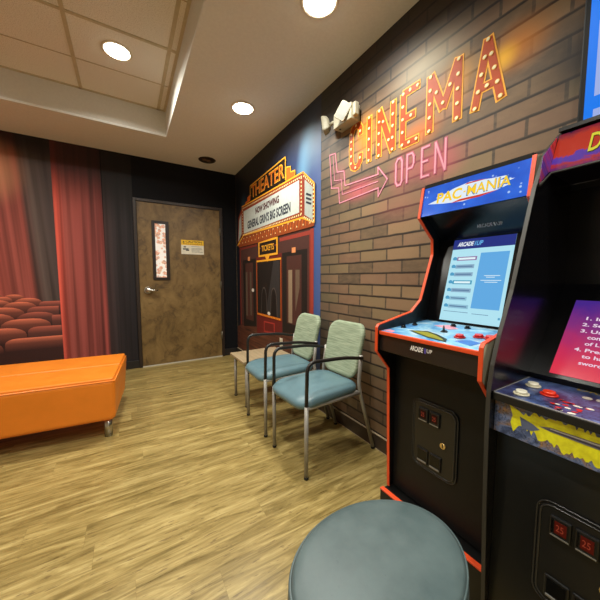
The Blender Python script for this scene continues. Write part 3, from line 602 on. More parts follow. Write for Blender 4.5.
# ------------------------------------------------------------------ chairs and side table
def vinyl(name, c, rough=0.38, lo=0.86, hi=1.08):
    n = NT(name); o = n.obj(); s = n.noise(o, 9, 4, 0.6); f = n.noise(o, 300, 2)
    base = Vector(lin(c)[:3]); n.col(n.ramp(s, [(0.3, tuple(base * lo) + (1,)), (0.7, tuple(base * hi) + (1,))]))
    n.put(n.b.inputs['Roughness'], n.mrange(s, 0.3, 0.7, rough, rough + 0.12)); n.bump(f, 0.06, 0.001); return n.m
M_seat = vinyl('teal_vinyl', (98, 128, 138), 0.30)
def weave():
    n = NT('sage_woven_fabric'); o = n.obj(); x = n.new('ShaderNodeSeparateXYZ'); n.put(x.inputs[0], o)
    s = n.noise(n.comb(n.math('MULTIPLY', x.outputs[0], 30), n.math('MULTIPLY', x.outputs[1], 9), n.math('MULTIPLY', x.outputs[2], 170)), 1.0, 3, 0.6)
    n.col(n.ramp(s, [(0.32, (126, 140, 116)), (0.5, (150, 164, 138)), (0.7, (170, 182, 156))])); n.b.inputs['Roughness'].default_value = 0.9; n.bump(s, 0.2, 0.002); return n.m
M_back = weave()
def round_path(pts, r=0.04, n=6):
    """polyline with rounded corners"""
    out = [Vector(pts[0])]
    for a, c, d in zip(pts, pts[1:], pts[2:]):
        a, c, d = Vector(a), Vector(c), Vector(d); u = (a - c); v = (d - c); k = min(r, u.length / 2, v.length / 2)
        p, q = c + u.normalized() * k, c + v.normalized() * k
        out += [p.lerp(c, t).lerp(c.lerp(q, t), t) for t in [i / n for i in range(n + 1)]]
    return out + [Vector(pts[-1])]
def make_chair(y, label):
    ox = 1.05; t = empty('waiting_chair', (ox, y, 0), label, 'chair', 'waiting chairs along the brick wall')
    G = lambda dx, dy, z: (ox + dx, y + dy, z)
    # seat cushion, slightly crowned
    loops = []
    for k, (sc, z) in enumerate([(0.90, .398), (0.96, .402), (0.995, .414), (1.0, .426), (0.985, .438), (0.94, .449), (0.86, .457), (0.70, .464), (0.4, .4685), (0.1, .470)]):
        L_ = []
        for (px, py) in rrect(0.455, 0.395, 0.09, 6):
            wide = 1.0 - 0.10 * (px + 0.23) / 0.46
            drop = -0.022 * max(0.0, (-px - 0.08) / 0.15)
            L_.append(G(-0.075 + px * sc, py * sc * wide, z + drop * sc))
        loops.append(L_)
    mesh('seat', B().loft(loops), M_seat, t)
    # backrest: curved pad
    front, n = [], 13
    def bx(z, yy): return 0.115 + (z - 0.49) * 0.26 + 0.10 * (-(yy / 0.18) ** 2 + 1) * 0.25
    loops = []
    for thick, sc in ((-0.019, 0.86), (-0.0195, 0.95), (-0.012, 0.995), (0.0, 1.0), (0.012, 0.985), (0.016, 0.93), (0.016, 0.5)):
        L_ = []
        for (py, pz) in rrect(0.330, 0.310, 0.065, 7):
            taper = 1.0 - 0.06 * (0.157 - pz) / 0.315
            z = 0.632 + pz * sc; yy = py * sc * taper; L_.append(G(bx(z, yy) + thick, yy, z + (0.02 * (1 - (yy / 0.18) ** 2) if pz > 0 else -0.02 * (1 - (yy / 0.18) ** 2))))
        loops.append(L_)
    first = loops[0]; cpt = [sum(p[i] for p in first) / len(first) for i in range(3)]
    loops.insert(0, [tuple(cpt[i] + (p[i] - cpt[i]) * 0.5 for i in range(3)) for p in first])
    mesh('backrest', B().loft(loops), M_back, t)
    for s in (-1, 1):
        mesh('leg', B().tube([G(-0.265, s * 0.179, 0.012), G(-0.265, s * 0.179, 0.405)], 0.0115).cyl(G(-0.265, s * 0.179, 0), G(-0.265, s * 0.179, 0.014), 0.013, None, 1), [M_silver, M_blackp], t)
        mesh('leg', B().tube(round_path([G(0.255, s * 0.182, 0.012), G(0.135, s * 0.178, 0.39), G(0.130, s * 0.172, 0.46), G(0.150, s * 0.168, 0.62)], 0.06), 0.0115).cyl(G(0.2555, s * 0.182, 0), G(0.254, s * 0.182, 0.014), 0.013, None, 1), [M_silver, M_blackp], t)
        mesh('armrest', B().tube(round_path([G(-0.265, s * 0.179, 0.40), G(-0.262, s * 0.183, 0.645), G(0.0, s * 0.186, 0.632), G(0.152, s * 0.179, 0.603)], 0.06), 0.0088, sx=1.2), M_steel_dark, t, label='black tubular armrest')
    b = B()
    for s in (-1, 1): b.tube([G(-0.262, s * 0.176, 0.392), G(0.138, s * 0.176, 0.392)], 0.0115)
    b.tube([G(-0.255, -0.175, 0.388), G(-0.255, 0.175, 0.388)], 0.010); b.tube([G(0.135, -0.176, 0.388), G(0.135, 0.176, 0.388)], 0.010)
    mesh('seat_frame', b, M_silver, t)
    return t
ch = make_chair(1.435, 'sage-backed metal chair with teal seat beside the red-trimmed arcade cabinet')
ch.rotation_euler = (0, 0, 0.045); c2 = copy_tree(ch); c2.rotation_euler = (0, 0, -0.03); c2.location = (1.05, 1.913, 0); c2['label'] = 'sage-backed metal chair with teal seat next to the low wooden side table'

tb = empty('side_table', (1.03, 2.385, 0), 'low square side table with tan wood top and silver legs beside the chairs', 'table')
def tan():
    n = NT('tan_laminate'); x, y, z = n.pos(); s = n.noise(n.comb(n.math('MULTIPLY', x, 40), n.math('MULTIPLY', y, 3), z), 1.0, 4)
    n.col(n.ramp(s, [(0.3, (156, 136, 106)), (0.7, (178, 158, 126))])); n.b.inputs['Roughness'].default_value = 0.4; return n.m
mesh('table_top', B().box(0.795, 1.255, 2.205, 2.565, 0.378, 0.40, 0, 0.004), tan(), tb)
mesh('apron', B().box(0.825, 1.225, 2.235, 2.535, 0.350, 0.3775, 0, 0.002), M_silver, tb)
for lx in (0.832, 1.215):
    for ly in (2.245, 2.525): mesh('leg', B().tube([(lx, ly, 0.008), (lx, ly, 0.35)], 0.0125).cyl((lx, ly, 0), (lx, ly, 0.009), 0.014, None, 1), [M_silver, M_blackp], tb)

# ------------------------------------------------------------------ orange bench
ang = math.radians(174.5)                     # long side runs away from its free end
bo = Vector((-0.057, 2.605, 0)); bu = Vector((math.cos(ang), math.sin(ang), 0)); bv = Vector((bu.y, -bu.x, 0))   # bv points away from the camera
if bv.y < 0: bv = -bv
bench = empty('bench', bo, 'long orange vinyl bench on chrome legs before the curtain mural', 'bench')
M_or = vinyl('orange_vinyl', (238, 134, 34), 0.36, 0.94, 1.04)
def bbox(u0, u1, v0, v1, z0, z1, bev, seg=4, batter=0.0):
    b = B().box(u0, u1, v0, v1, z0, z1, 0, bev, seg); M3 = Matrix((bu, bv, Vector((0, 0, 1)))).transposed()
    for q in b.bm.verts:
        k = batter * (z1 - q.co.z) / (z1 - z0); q.co = bo + M3 @ Vector((q.co.x + (k if q.co.x < (u0 + u1) / 2 else -k), q.co.y + (k if q.co.y < (v0 + v1) / 2 else -k), q.co.z))
    return b
def tuck(b):
    """the far underside of the bench slopes in"""
    for q in b.bm.verts:
        d = q.co - bo; v = d.dot(bv)
        if v > 0.2 and q.co.z < 0.28: q.co -= bv * 0.10
    return b
mesh('bench_body', tuck(bbox(0.0, 1.75, -0.36, 0.36, 0.125, 0.412, 0.03, 4, 0.012)), M_or, bench)
mesh('seat_panel', bbox(0.012, 1.738, -0.348, 0.0, 0.395, 0.421, 0.012, 3), M_or, bench)
mesh('seat_panel', bbox(0.012, 1.738, 0.0015, 0.345, 0.395, 0.424, 0.012, 3), M_or, bench)
pth = lambda u, v, z: bo + bu * u + bv * v + Vector((0, 0, z))
mesh('piping', B().tube([pth(0.004, -0.356, 0.401), pth(1.747, -0.356, 0.401)], 0.003).tube([pth(0.004, -0.356, 0.401), pth(0.004, 0.33, 0.403)], 0.003), M_or, bench)
for u in (0.062, 1.68):
    for v in (-0.29, 0.20):
        c = pth(u + (0.18 if v > 0 and u < 1 else 0), v, 0); mesh('leg', B().cyl(c, c + Vector((0, 0, 0.126)), 0.024, None, 0, 28), M_chrome, bench)

# ------------------------------------------------------------------ round stool
st = empty('round_stool', (0.4402, 0.3969, 0), 'round grey-blue vinyl stool in front of the arcade cabinets', 'stool')
def worn():
    n = NT('worn_grey_vinyl'); o = n.obj(); s = n.noise(o, 6, 5, 0.65); d = n.noise(o, 60, 4, 0.75); k = n.noise(n.comb(0.0, 0.0), 1, 1)
    c = n.ramp(s, [(0.3, (70, 86, 88)), (0.7, (92, 108, 109))]); c = n.mix(n.mrange(d, 0.62, 0.75, 0.0, 0.4), c, lin((56, 68, 72)))
    n.col(c); n.put(n.b.inputs['Roughness'], n.mrange(s, 0.3, 0.7, 0.36, 0.5)); n.bump(d, 0.08, 0.002); return n.m
M_worn = worn(); R = 0.174; ZS = 0.5
sc0 = (0.4402, 0.3969, 0)
def oval(b):
    for q in b.bm.verts: q.co.x = sc0[0] + (q.co.x - sc0[0]) * 1.17; q.co.y = sc0[1] + (q.co.y - sc0[1]) * 0.845
    return b
mesh('seat_cushion', oval(B().lathe(sc0, [(0.0, ZS + 0.006), (R * .3, ZS + 0.0055), (R * .6, ZS + 0.004), (R * .85, ZS), (R * .95, ZS - 0.004), (R - 0.001, ZS - 0.009), (R - 0.001, ZS - 0.014)], 0, 96)), M_worn, st)
mesh('piping', oval(B().tube([(sc0[0] + R * math.cos(a), sc0[1] + R * math.sin(a), ZS - 0.013) for a in [2 * PI * i / 96 for i in range(96)]], 0.0035, 0, 8, True)), M_worn, st)
mesh('side_band', oval(B().lathe(sc0, [(R - 0.002, ZS - 0.015), (R + 0.005, ZS - 0.04), (R + 0.006, ZS - 0.08), (R + 0.002, ZS - 0.15), (R, 0.10), (R - 0.01, 0.055), (0.0, 0.055)], 0, 96)), M_worn, st)
mesh('plinth', oval(B().lathe(sc0, [(0.0, 0.056), (R - 0.03, 0.056), (R - 0.03, 0.0), (0.0, 0.0)], 0, 64)), M_blackp, st)

# ------------------------------------------------------------------ arcade cabinets
def ribbon(b, pts, y0, y1, t, mi=0):
    """edge trim of thickness t along an (x, z) outline, on its outer (front) side"""
    pts = [Vector(p) for p in pts]; n = len(pts); off = []
    for i in range(n):
        ns = []
        for a, c in ((i - 1, i), (i, i + 1)):
            if a >= 0 and c < n: d = (pts[c] - pts[a]).normalized(); ns.append(Vector((-d.y, d.x)))
        m = sum(ns, Vector((0, 0))).normalized(); off.append(pts[i] + m * t / max(0.5, m.dot(ns[0])))
    for i in range(n - 1):
        q = [pts[i], pts[i + 1], off[i + 1], off[i]]
        b.prism([(p.x, y0, p.y) for p in q], (0, y1 - y0, 0), mi)
    return b
def quad_x(b, x, y0, y1, z0_, z1_, mi=0, d=0.0008):
    b.prism([(x, y0, z0_), (x, y1, z0_), (x, y1, z1_), (x, y0, z1_)], (d, 0, 0), mi); return b
M_redlit = glow('coin_insert_red', (96, 26, 18), 0.12)
def coin_door(x, y, z, parent, bright):
    """coin door centred at (y, z) on a front panel at x"""
    def ring(w, h, r, xa, xb, mi=0):
        return [(xa, y - p[0], z + p[1]) for p in rrect(w, h, r)], (xb - xa, 0, 0)
    b = B()
    for w, h, r, dx in ((0.176, 0.262, 0.03, 0.004), (0.166, 0.252, 0.027, 0.007), (0.156, 0.242, 0.024, 0.005)):
        pts, d = ring(w, h, r, x - dx, x - 0.0002); b.prism(pts, d)
    for w, h, r, dx in ((0.176, 0.262, 0.03, 0.0045), (0.160, 0.246, 0.025, 0.007)):
        b.tube([(x - dx, y - p[0], z + p[1]) for p in rrect(w, h, r)], 0.0022, 1, 8, True)
    cd = mesh('coin_door', b, [mat('coin_door_black', (24, 23, 22), 0.38, var=0.1), mat('coin_door_ridge', (44, 43, 41), 0.25)], parent)
    for yy in (y + 0.040, y - 0.006):
        b = B(); b.box(x - 0.014, x - 0.0051, yy - 0.020, yy + 0.020, z + 0.052, z + 0.104, 0, 0.003)
        b.box(x - 0.0155, x - 0.0141, yy - 0.012, yy + 0.010, z + 0.066, z + 0.096, 1); b.box(x - 0.0162, x - 0.0141, yy - 0.017, yy + 0.017, z + 0.0565, z + 0.059, 2)
        b.box(x - 0.0158, x - 0.0141, yy + 0.013, yy + 0.0165, z + 0.064, z + 0.098, 3)
        b.text('25', (x - 0.0160, yy + 0.007, z + 0.073), (0, -1, 0), (0, 0, 1), 0.014, 0.016, 4)
        mesh('coin_slot', b, [M_blackp, M_redlit if not bright else glow('coin_insert_lit', (150, 40, 22), 0.18), mat('slot_lip', (150, 146, 138), 0.35, 0.5), M_gloss, glow('coin_digits', (220, 90, 60), 0.3)], cd)
    for yy in (y + 0.040, y - 0.012):
        b = B(); b.box(x - 0.012, x - 0.0051, yy - 0.024, yy + 0.024, z - 0.110, z - 0.054, 0, 0.003); b.box(x - 0.0126, x - 0.0121, yy - 0.018, yy + 0.018, z - 0.098, z - 0.060, 1)
        b.box(x - 0.015, x - 0.0121, yy - 0.019, yy + 0.019, z - 0.106, z - 0.100, 2, 0.001)
        mesh('coin_return', b, [M_blackp, M_gloss, mat('return_lip', (140, 138, 132), 0.35, 0.4)], cd)
    mesh('lock', B().cyl((x - 0.005, y - 0.040, z - 0.004), (x - 0.012, y - 0.040, z - 0.004), 0.0105).box(x - 0.0128, x - 0.0121, y - 0.0415, y - 0.0385, z - 0.011, z + 0.003, 1), [mat('brass_lock', (214, 190, 140), 0.25, 0.9), M_blackp], cd)
    return cd
def pushbutton(c, nrm, r, m, parent, label=None):
    c, nrm = Vector(c), Vector(nrm).normalized()
    b = B().cyl(c + nrm * 0.0002, c + nrm * 0.004, r * 1.25, r * 1.2, 0, 24).cyl(c + nrm * 0.004, c + nrm * 0.011, r * 0.9, r * 0.82, 1, 24)
    return mesh('push_button', b, m, parent, label=label)

# --- cabinet with the orange edges
K1 = empty('arcade_cabinet', (1.09, 0.603, 0), 'arcade cabinet with orange edge trim and blue marquee beside the chairs', 'arcade cabinet')
YN, YF, T = 0.402, 0.801, 0.010
prof = [(0.925, 0.206), (0.908, 0.722), (0.836, 0.803), (0.836, 0.896), (0.844, 0.906), (1.04, 0.945), (1.10, 0.994), (1.173, 1.193), (1.169, 1.259), (1.074, 1.342), (1.098, 1.470)]
closed = prof + [(1.30, 1.492), (1.30, 0.206)]
M_cream = mat('raw_cream_panel', (206, 196, 168), 0.5, var=0.06, vscale=8)
mesh('side_panel', B().prism([(x, YF, z) for x, z in closed], (0, -T, 0)), M_black, K1)
mesh('side_panel', B().prism([(x, YN + T, z) for x, z in closed], (0, -T, 0), 0, 1), [M_black, M_cream], K1)
mesh('edge_trim', ribbon(B(), prof, YF - T - 0.001, YF + 0.001, 0.0035), M_orange_trim, K1, label='orange edge trim')
mesh('edge_trim', ribbon(B(), prof, YN - 0.001, YN + T + 0.001, 0.0035), M_orange_trim, K1, label='orange edge trim')
ya, yb = YN + T + 0.0005, YF - T - 0.0005
b = B().box(0.885, 1.30, YN - 0.004, YF + 0.004, 0.0, 0.1995, 0, 0.002)
rs = mesh('riser', b, M_black, K1)
mesh('riser_trim', B().box(0.884, 0.903, YN - 0.005, YF + 0.005, 0.1998, 0.206, 0, 0.001), M_orange_trim, rs, label='orange edge strip')
b = B().box(0.945, 0.96, ya, yb, 0.207, 0.80).box(1.285, 1.299, ya, yb, 0.207, 1.47).box(1.10, 1.30, ya, yb, 1.465, 1.48)
mesh('front_panel', b, mat('satin_black_panel', (20, 20, 20), 0.42, spec=0.25, var=0.12), K1)
coin_door(0.945, 0.608, 0.500, K1, False)
ap = mesh('apron', B().box(0.850, 0.98, ya, yb, 0.806, 0.869, 0, 0.002), mat('apron_black', (36, 29, 26), 0.3), K1)
b = B().box(0.842, 0.852, ya, yb, 0.8695, 0.8835, 0, 0.002); mesh('apron_trim', b, M_orange_trim, ap, label='orange strip below the controls')
b = B(); b.text('ARCADE', (0.8492, 0.650, 0.836), (0, -1, 0), (0, 0, 1), 0.052, 0.018, 0, 0.04, 0, 0.2); b.text('1', (0.8492, 0.594, 0.836), (0, -1, 0), (0, 0, 1), 0.006, 0.018, 1, 0.02); b.text('UP', (0.8492, 0.585, 0.840), (0, -1, 0), (0, 0, 1), 0.020, 0.013, 0, 0.02)
mesh('apron_logo', b, [mat('logo_white', (236, 234, 230), 0.4), mat('logo_violet', (90, 80, 180), 0.4)], ap)
def deckz(x): return 0.883 + (x - 0.852) * 0.075
def deck_art():
    n = NT('sky_deck_art'); x, y, z = n.pos(); v = n.comb(x, n.math('MULTIPLY', y, 0.8))
    a = n.noise(v, 10, 4, 0.6, 0.8); s = n.noise(n.comb(y, x, 2.0), 24, 4, 0.6, 0.5)
    c = n.ramp(a, [(0.25, (60, 120, 190)), (0.42, (104, 168, 222)), (0.55, (150, 204, 234)), (0.66, (208, 226, 236)), (0.8, (226, 190, 206))])
    c = n.mix(n.mrange(s, 0.62, 0.74, 0.0, 0.6), c, lin((196, 214, 224))); c = n.mix(n.mrange(s, 0.34, 0.25, 0.0, 0.6), c, lin((52, 96, 130)))
    n.col(c); n.b.inputs['Roughness'].default_value = 0.18; return n.m
b = B().prism([(0.8525, ya, 0.8705), (1.155, ya, 0.893), (1.155, ya, deckz(1.155)), (0.8525, ya, 0.883)], (0, yb - ya, 0))
dk = mesh('control_deck', b, deck_art(), K1)
def on_deck(b, pts, mi=0, h=0.0006):
    b.prism([(x, y, deckz(x) + 0.0002) for y, x in pts], (0, 0, h), mi)
b = B(); on_deck(b, [(0.715, 0.925), (0.66, 0.960), (0.60, 0.935), (0.55, 0.905), (0.53, 0.868), (0.60, 0.878), (0.66, 0.90)], 0); on_deck(b, [(0.70, 0.925), (0.65, 0.945), (0.60, 0.922), (0.56, 0.895), (0.545, 0.878), (0.61, 0.888)], 1, 0.001)
on_deck(b, [(0.788, 0.862), (0.74, 0.860), (0.745, 0.880), (0.775, 0.890)], 2); on_deck(b, [(0.70, 1.06), (0.62, 1.03), (0.60, 1.06), (0.66, 1.10)], 2, 0.0005); on_deck(b, [(0.52, 0.90), (0.46, 0.88), (0.455, 0.93), (0.50, 0.94)], 3, 0.0005)
mesh('deck_drawing', b, [mat('deck_ink', (40, 50, 44), 0.3), mat('deck_olive', (150, 150, 60), 0.3), mat('deck_pink', (226, 150, 170), 0.3), mat('deck_blue', (60, 120, 214), 0.3)], dk)
dn = (-0.075, 0, 1)
for (y, x) in ((0.762, 0.951), (0.758, 1.016), (0.638, 1.089), (0.583, 1.088)): pushbutton((x, y, deckz(x)), dn, 0.0085, [M_blackp, M_gloss], dk, 'small black button')
M_rb = [mat('red_collar', (178, 30, 34), 0.3), mat('red_plunger', (214, 44, 44), 0.25)]
for (y, x) in ((0.534, 0.951), (0.493, 0.992), (0.461, 0.996)): pushbutton((x, y, deckz(x)), dn, 0.0145, M_rb, dk, 'round red button')
b = B().cyl((0.986, 0.612, deckz(.986)), (0.985, 0.612, deckz(.986) + 0.003), 0.013, 0.011).cyl((0.985, 0.612, deckz(.986) + 0.003), (0.984, 0.612, deckz(.986) + 0.024), 0.005, 0.002)
mesh('joystick', b, mat('joystick_dark', (52, 58, 58), 0.35), dk)
# bezel leaning back, with the lit screen
def bz(z): return 1.135 + (z - 0.915) * (0.09 / 0.33)
b = B().prism([(bz(0.908), ya, 0.908), (bz(1.255), ya, 1.255), (bz(1.255) + 0.012, ya, 1.255), (bz(0.908) + 0.012, ya, 0.908)], (0, yb - ya, 0)).prism([(bz(1.255), ya, 1.2555), (1.108, ya, 1.352), (1.118, ya, 1.362), (bz(1.255) + 0.012, ya, 1.262)], (0, yb - ya, 0))
bzl = mesh('bezel', b, M_gloss, K1)
tn = Vector((1.108 - bz(1.255), 0, 1.352 - 1.255)).normalized()
def onb(pts, k):  # points (y, z) on the bezel, lifted by k
    return [(bz(z) - 0.0012 - 0.0006 * k, y, z) for y, z in pts]
b = B()
def sq(y0, y1, za, zb, k, mi): b.prism(onb([(y0, za), (y1, za), (y1, zb), (y0, zb)], k), (0.0005, 0, 0), mi)
sq(0.727, 0.495, 0.915, 1.252, 0, 0); sq(0.727, 0.495, 1.2105, 1.252, 1, 1)
sq(0.608, 0.507, 0.972, 1.190, 1, 2)
for i, (k, w) in enumerate(((3, 0.080), (4, 0.075), (4, 0.075), (5, 0.078), (4, 0.080), (6, 0.070), (6, 0.082))):
    zt = 1.178 - i * 0.0325; sq(0.700, 0.700 - w, zt - 0.016, zt, 1, k)
    b.cyl((bz(zt - .008) - 0.0018, 0.7085, zt - 0.008), (bz(zt - .008) - 0.0026, 0.7085, zt - 0.008), 0.009, None, 7, 14)
    if i in (0, 3): sq(0.694, 0.700 - w + 0.006, zt - 0.012, zt - 0.004, 2, 8)
    else: sq(0.694, 0.700 - w + 0.006, zt - 0.0105, zt - 0.0055, 2, 9)
for (y0, w, z) in ((0.580, 0.055, 1.098), (0.572, 0.03, 1.092), (0.590, 0.072, 1.080), (0.575, 0.045, 1.073)): sq(y0, y0 - w, z, z + 0.0022, 2, 8)
for (y0, w, z) in ((0.715, 0.10, 0.952), (0.600, 0.06, 0.950)): sq(y0, y0 - w, z, z + 0.002, 1, 9)
sq(0.506, 0.499, 0.938, 0.946, 1, 7)
scr = mesh('screen', b, [glow('ui_pale', (176, 226, 240), 1.0), glow('ui_navy', (44, 56, 140), 0.8), glow('ui_blue', (98, 172, 230), 0.95), glow('ui_red_pill', (150, 120, 170), 0.9), glow('ui_grey_pill', (140, 176, 204), 0.9), glow('ui_teal_pill', (60, 160, 196), 0.9), glow('ui_light_pill', (150, 200, 222), 0.9), glow('ui_dot', (84, 164, 206), 0.9), glow('ui_white', (226, 244, 248), 1.0), glow('ui_line', (104, 140, 178), 0.8)], bzl)
b = B(); o = onb([(0.708, 1.222)], 3)[0]; sl = Vector((0.2632, 0, 0.9647))
b.text('ARCADE', o, (0, -1, 0), sl, 0.066, 0.019, 0, 0.03, 0, 0.2); b.text('1UP', (o[0], o[1] - 0.069, o[2]), (0, -1, 0), sl, 0.032, 0.019, 1, 0.02, 0, 0.2)
mesh('screen_logo', b, [glow('ui_logo_white', (240, 246, 250), 1.0), glow('ui_logo_blue', (110, 190, 240), 1.0)], bzl)
b = B(); o = Vector((bz(1.255), 0.616, 1.255)) + tn * 0.050 + Vector((-0.0010, 0, -0.0010))
b.text('ARCADE', o, (0, -1, 0), tn, 0.058, 0.018, 0, 0.01, 0, 0.2); b.text('1', o + Vector((0, -0.062, 0)), (0, -1, 0), tn, 0.005, 0.018, 0, 0.01); b.text('UP', o + Vector((0, -0.071, 0)), (0, -1, 0), tn, 0.021, 0.017, 0, 0.01)
mesh('bezel_logo', b, mat('bezel_grey_print', (190, 190, 190), 0.4), bzl)
# lit marquee
def mx(z): return 1.0775 + (z - 1.345) * 0.19
def starfield():
    n = NT('marquee_blue_art'); x, y, z = n.pos(); vo = n.new('ShaderNodeTexVoronoi'); n.put(vo.inputs['Vector'], n.comb(y, z)); vo.inputs['Scale'].default_value = 42
    c = n.ramp(n.noise(n.comb(y, z), 9, 3), [(0.3, (30, 80, 196)), (0.7, (44, 112, 232))])
    c = n.mix(n.mrange(vo.outputs['Distance'], 0.22, 0.10, 0.0, 0.9), c, lin((190, 220, 255)))
    n.col((16, 20, 40)); n.put(n.b.inputs['Emission Color'], c); n.b.inputs['Emission Strength'].default_value = 0.9; n.b.inputs['Roughness'].default_value = 0.15; return n.m
b = B().prism([(mx(1.347) + 0.003, ya, 1.347), (mx(1.464) + 0.003, ya, 1.464), (1.13, ya, 1.464), (1.12, ya, 1.352)], (0, yb - ya, 0), 0)
b.prism([(mx(1.347), ya, 1.347), (mx(1.468), ya, 1.468), (mx(1.468) + 0.0028, ya, 1.468), (mx(1.347) + 0.0028, ya, 1.347)], (0, yb - ya, 0), 1)
mq = mesh('marquee', b, [M_blackp, starfield()], K1)
def onm(pts, k): return [(mx(z) - 0.0008 - 0.0005 * k, y, z) for y, z in pts]
b = B()
b.prism(onm([(0.765, 1.395), (0.70, 1.384), (0.62, 1.375), (0.52, 1.385), (0.465, 1.398), (0.500, 1.404), (0.455, 1.414), (0.50, 1.420), (0.475, 1.430), (0.53, 1.434), (0.60, 1.444), (0.66, 1.434), (0.70, 1.42), (0.73, 1.416), (0.72, 1.406)], 0), (0.0004, 0, 0), 0)
b.prism(onm([(0.665, 1.378), (0.56, 1.378), (0.50, 1.388), (0.56, 1.386), (0.63, 1.386)], 1), (0.0004, 0, 0), 3); b.prism(onm([(0.62, 1.437), (0.545, 1.437), (0.51, 1.432), (0.57, 1.441), (0.61, 1.442)], 1), (0.0004, 0, 0), 3)
b.text('PAC', onm([(0.726, 1.389)], 2)[0], (0, -1, 0), Vector((0.19, 0, 1)).normalized(), 0.100, 0.042, 1, 0.03); b.text('MANIA', onm([(0.608, 1.391)], 2)[0], (0, -1, 0), Vector((0.19, 0, 1)).normalized(), 0.146, 0.040, 2, 0.015); b.text('MANIA', onm([(0.605, 1.394)], 4)[0], (0, -1, 0), Vector((0.19, 0, 1)).normalized(), 0.140, 0.035, 1, 0.015)
b.text('-', onm([(0.620, 1.408)], 3)[0], (0, -1, 0), Vector((0.19, 0, 1)).normalized(), 0.008, 0.005, 1, 0.02)
mesh('marquee_logo', b, [glow('mq_white', (224, 236, 246), 1.0), glow('mq_yellow', (250, 206, 36), 1.0), glow('mq_shadow', (64, 130, 190), 0.8), glow('mq_red', (214, 60, 40), 0.9)], mq)

# --- cabinet with the rocky fantasy art
K2 = empty('arcade_cabinet', (1.07, 0.173, 0), 'black arcade cabinet with red marquee and purple instruction screen, under the television', 'arcade cabinet')
YN, YF, T = -0.035, 0.380, 0.009
prof2 = [(0.853, 0.0), (0.846, 0.187), (0.828, 0.47), (0.819, 0.68), (0.819, 0.784), (0.831, 0.857), (0.859, 0.935), (0.917, 1.057), (1.017, 1.345), (1.080, 1.462), (1.19, 1.544)]
closed2 = prof2 + [(1.31, 1.552), (1.31, 0.0)]
M_side2 = mat('glossy_black_side', (12, 12, 15), 0.22, var=0.1)
mesh('side_panel', B().prism([(x, YF, z) for x, z in closed2], (0, -T, 0)), M_side2, K2)
mesh('side_panel', B().prism([(x, YN + T, z) for x, z in closed2], (0, -T, 0)), M_side2, K2)
M_grey_trim = mat('grey_edge_trim', (54, 52, 47), 0.45)
for y0 in (YN, YF - T): mesh('edge_trim', ribbon(B(), prof2, y0 - 0.0007, y0 + T + 0.0007, 0.002), M_grey_trim, K2)
ya, yb = YN + T + 0.0005, YF - T - 0.0005
mesh('front_panel', B().box(0.868, 0.88, ya, yb, 0.0, 0.7435).box(1.29, 1.305, ya, yb, 0.0, 1.40).box(1.15, 1.31, ya, yb, 1.535, 1.546), mat('satin_charcoal_panel', (25, 25, 24), 0.3, var=0.12), K2)
coin_door(0.868, 0.183, 0.416, K2, True)
def rock(name, seed, cols):
    n = NT(name); o = n.obj(); x = n.new('ShaderNodeSeparateXYZ'); n.put(x.inputs[0], o); v = n.comb(x.outputs[1], n.math('ADD', x.outputs[2], n.math('MULTIPLY', x.outputs[0], 0.8)), seed)
    a = n.noise(v, 16, 5, 0.65, 1.0); e = n.noise(v, 34, 5, 0.7, 1.4)
    c = n.ramp(a, cols); c = n.mix(n.mrange(n.math('ABSOLUTE', n.math('SUBTRACT', e, 0.5)), 0.035, 0.0, 0.0, 0.75), c, lin((20, 20, 30)))
    n.col(c); n.b.inputs['Roughness'].default_value = 0.28; return n.m
M_rockd = rock('night_rock_deck_art', 1.0, [(0.28, (20, 24, 40)), (0.42, (48, 62, 104)), (0.56, (78, 98, 150)), (0.7, (112, 140, 186)), (0.85, (50, 62, 92))])
M_rocka = rock('rock_apron_art', 5.0, [(0.3, (26, 30, 46)), (0.44, (70, 84, 124)), (0.55, (112, 126, 164)), (0.64, (150, 118, 90)), (0.78, (220, 164, 104))])
b = B().box(0.829, 1.075, ya, yb, 0.765, 0.785, 0, 0.0015)
dk2 = mesh('control_deck', b, M_blackp, K2)
b = B().box(0.834, 1.068, ya + 0.002, yb - 0.003, 0.7851, 0.7865); mesh('deck_art', b, M_rockd, dk2, label='blue rocky artwork')
mesh('deck_edge', B().box(0.8305, 0.834, ya, yb - 0.003, 0.7851, 0.7868).box(0.8341, 1.068, yb - 0.0028, yb, 0.7851, 0.7868).box(1.0681, 1.0715, ya, yb, 0.7851, 0.7868), mat('pale_deck_edge', (150, 150, 150), 0.4), dk2)
M_wb = [mat('white_collar', (206, 200, 176), 0.35), mat('white_plunger', (232, 228, 208), 0.3)]; M_rb2 = [mat('scarlet_collar', (208, 46, 24), 0.3), mat('scarlet_plunger', (240, 66, 34), 0.25)]
pushbutton((0.966, 0.330, 0.7866), (0, 0, 1), 0.0145, M_wb, dk2, 'white button'); pushbutton((0.872, 0.322, 0.7866), (0, 0, 1), 0.0145, M_wb, dk2, 'white button'); pushbutton((0.927, 0.282, 0.7866), (0, 0, 1), 0.0155, M_rb2, dk2, 'red button')
b = B(); rnd = random.Random(3)
for i in range(26):
    cy, cx = 0.232 + rnd.uniform(-0.035, 0.028), 0.872 + rnd.uniform(-0.034, 0.045); a = rnd.uniform(-0.5, 0.5); mi = (0, 1, 0, 1, 2)[i % 5]; rr = rnd.uniform(0.0045, 0.0075)
    b.prism([(cx + rr * 0.8 * math.sin(t) , cy + rr * math.cos(t + a), 0.7867 + 0.0002 * (i % 4)) for t in [2 * PI * q / 7 for q in range(7)]], (0, 0, 0.0003), mi)
mesh('printed_caps', b, [mat('cap_red', (206, 40, 30), 0.35), mat('cap_white', (232, 226, 214), 0.35), mat('cap_black', (26, 22, 26), 0.35)], dk2)
M_gp = mat('dull_gold_print', (170, 146, 40), 0.35)
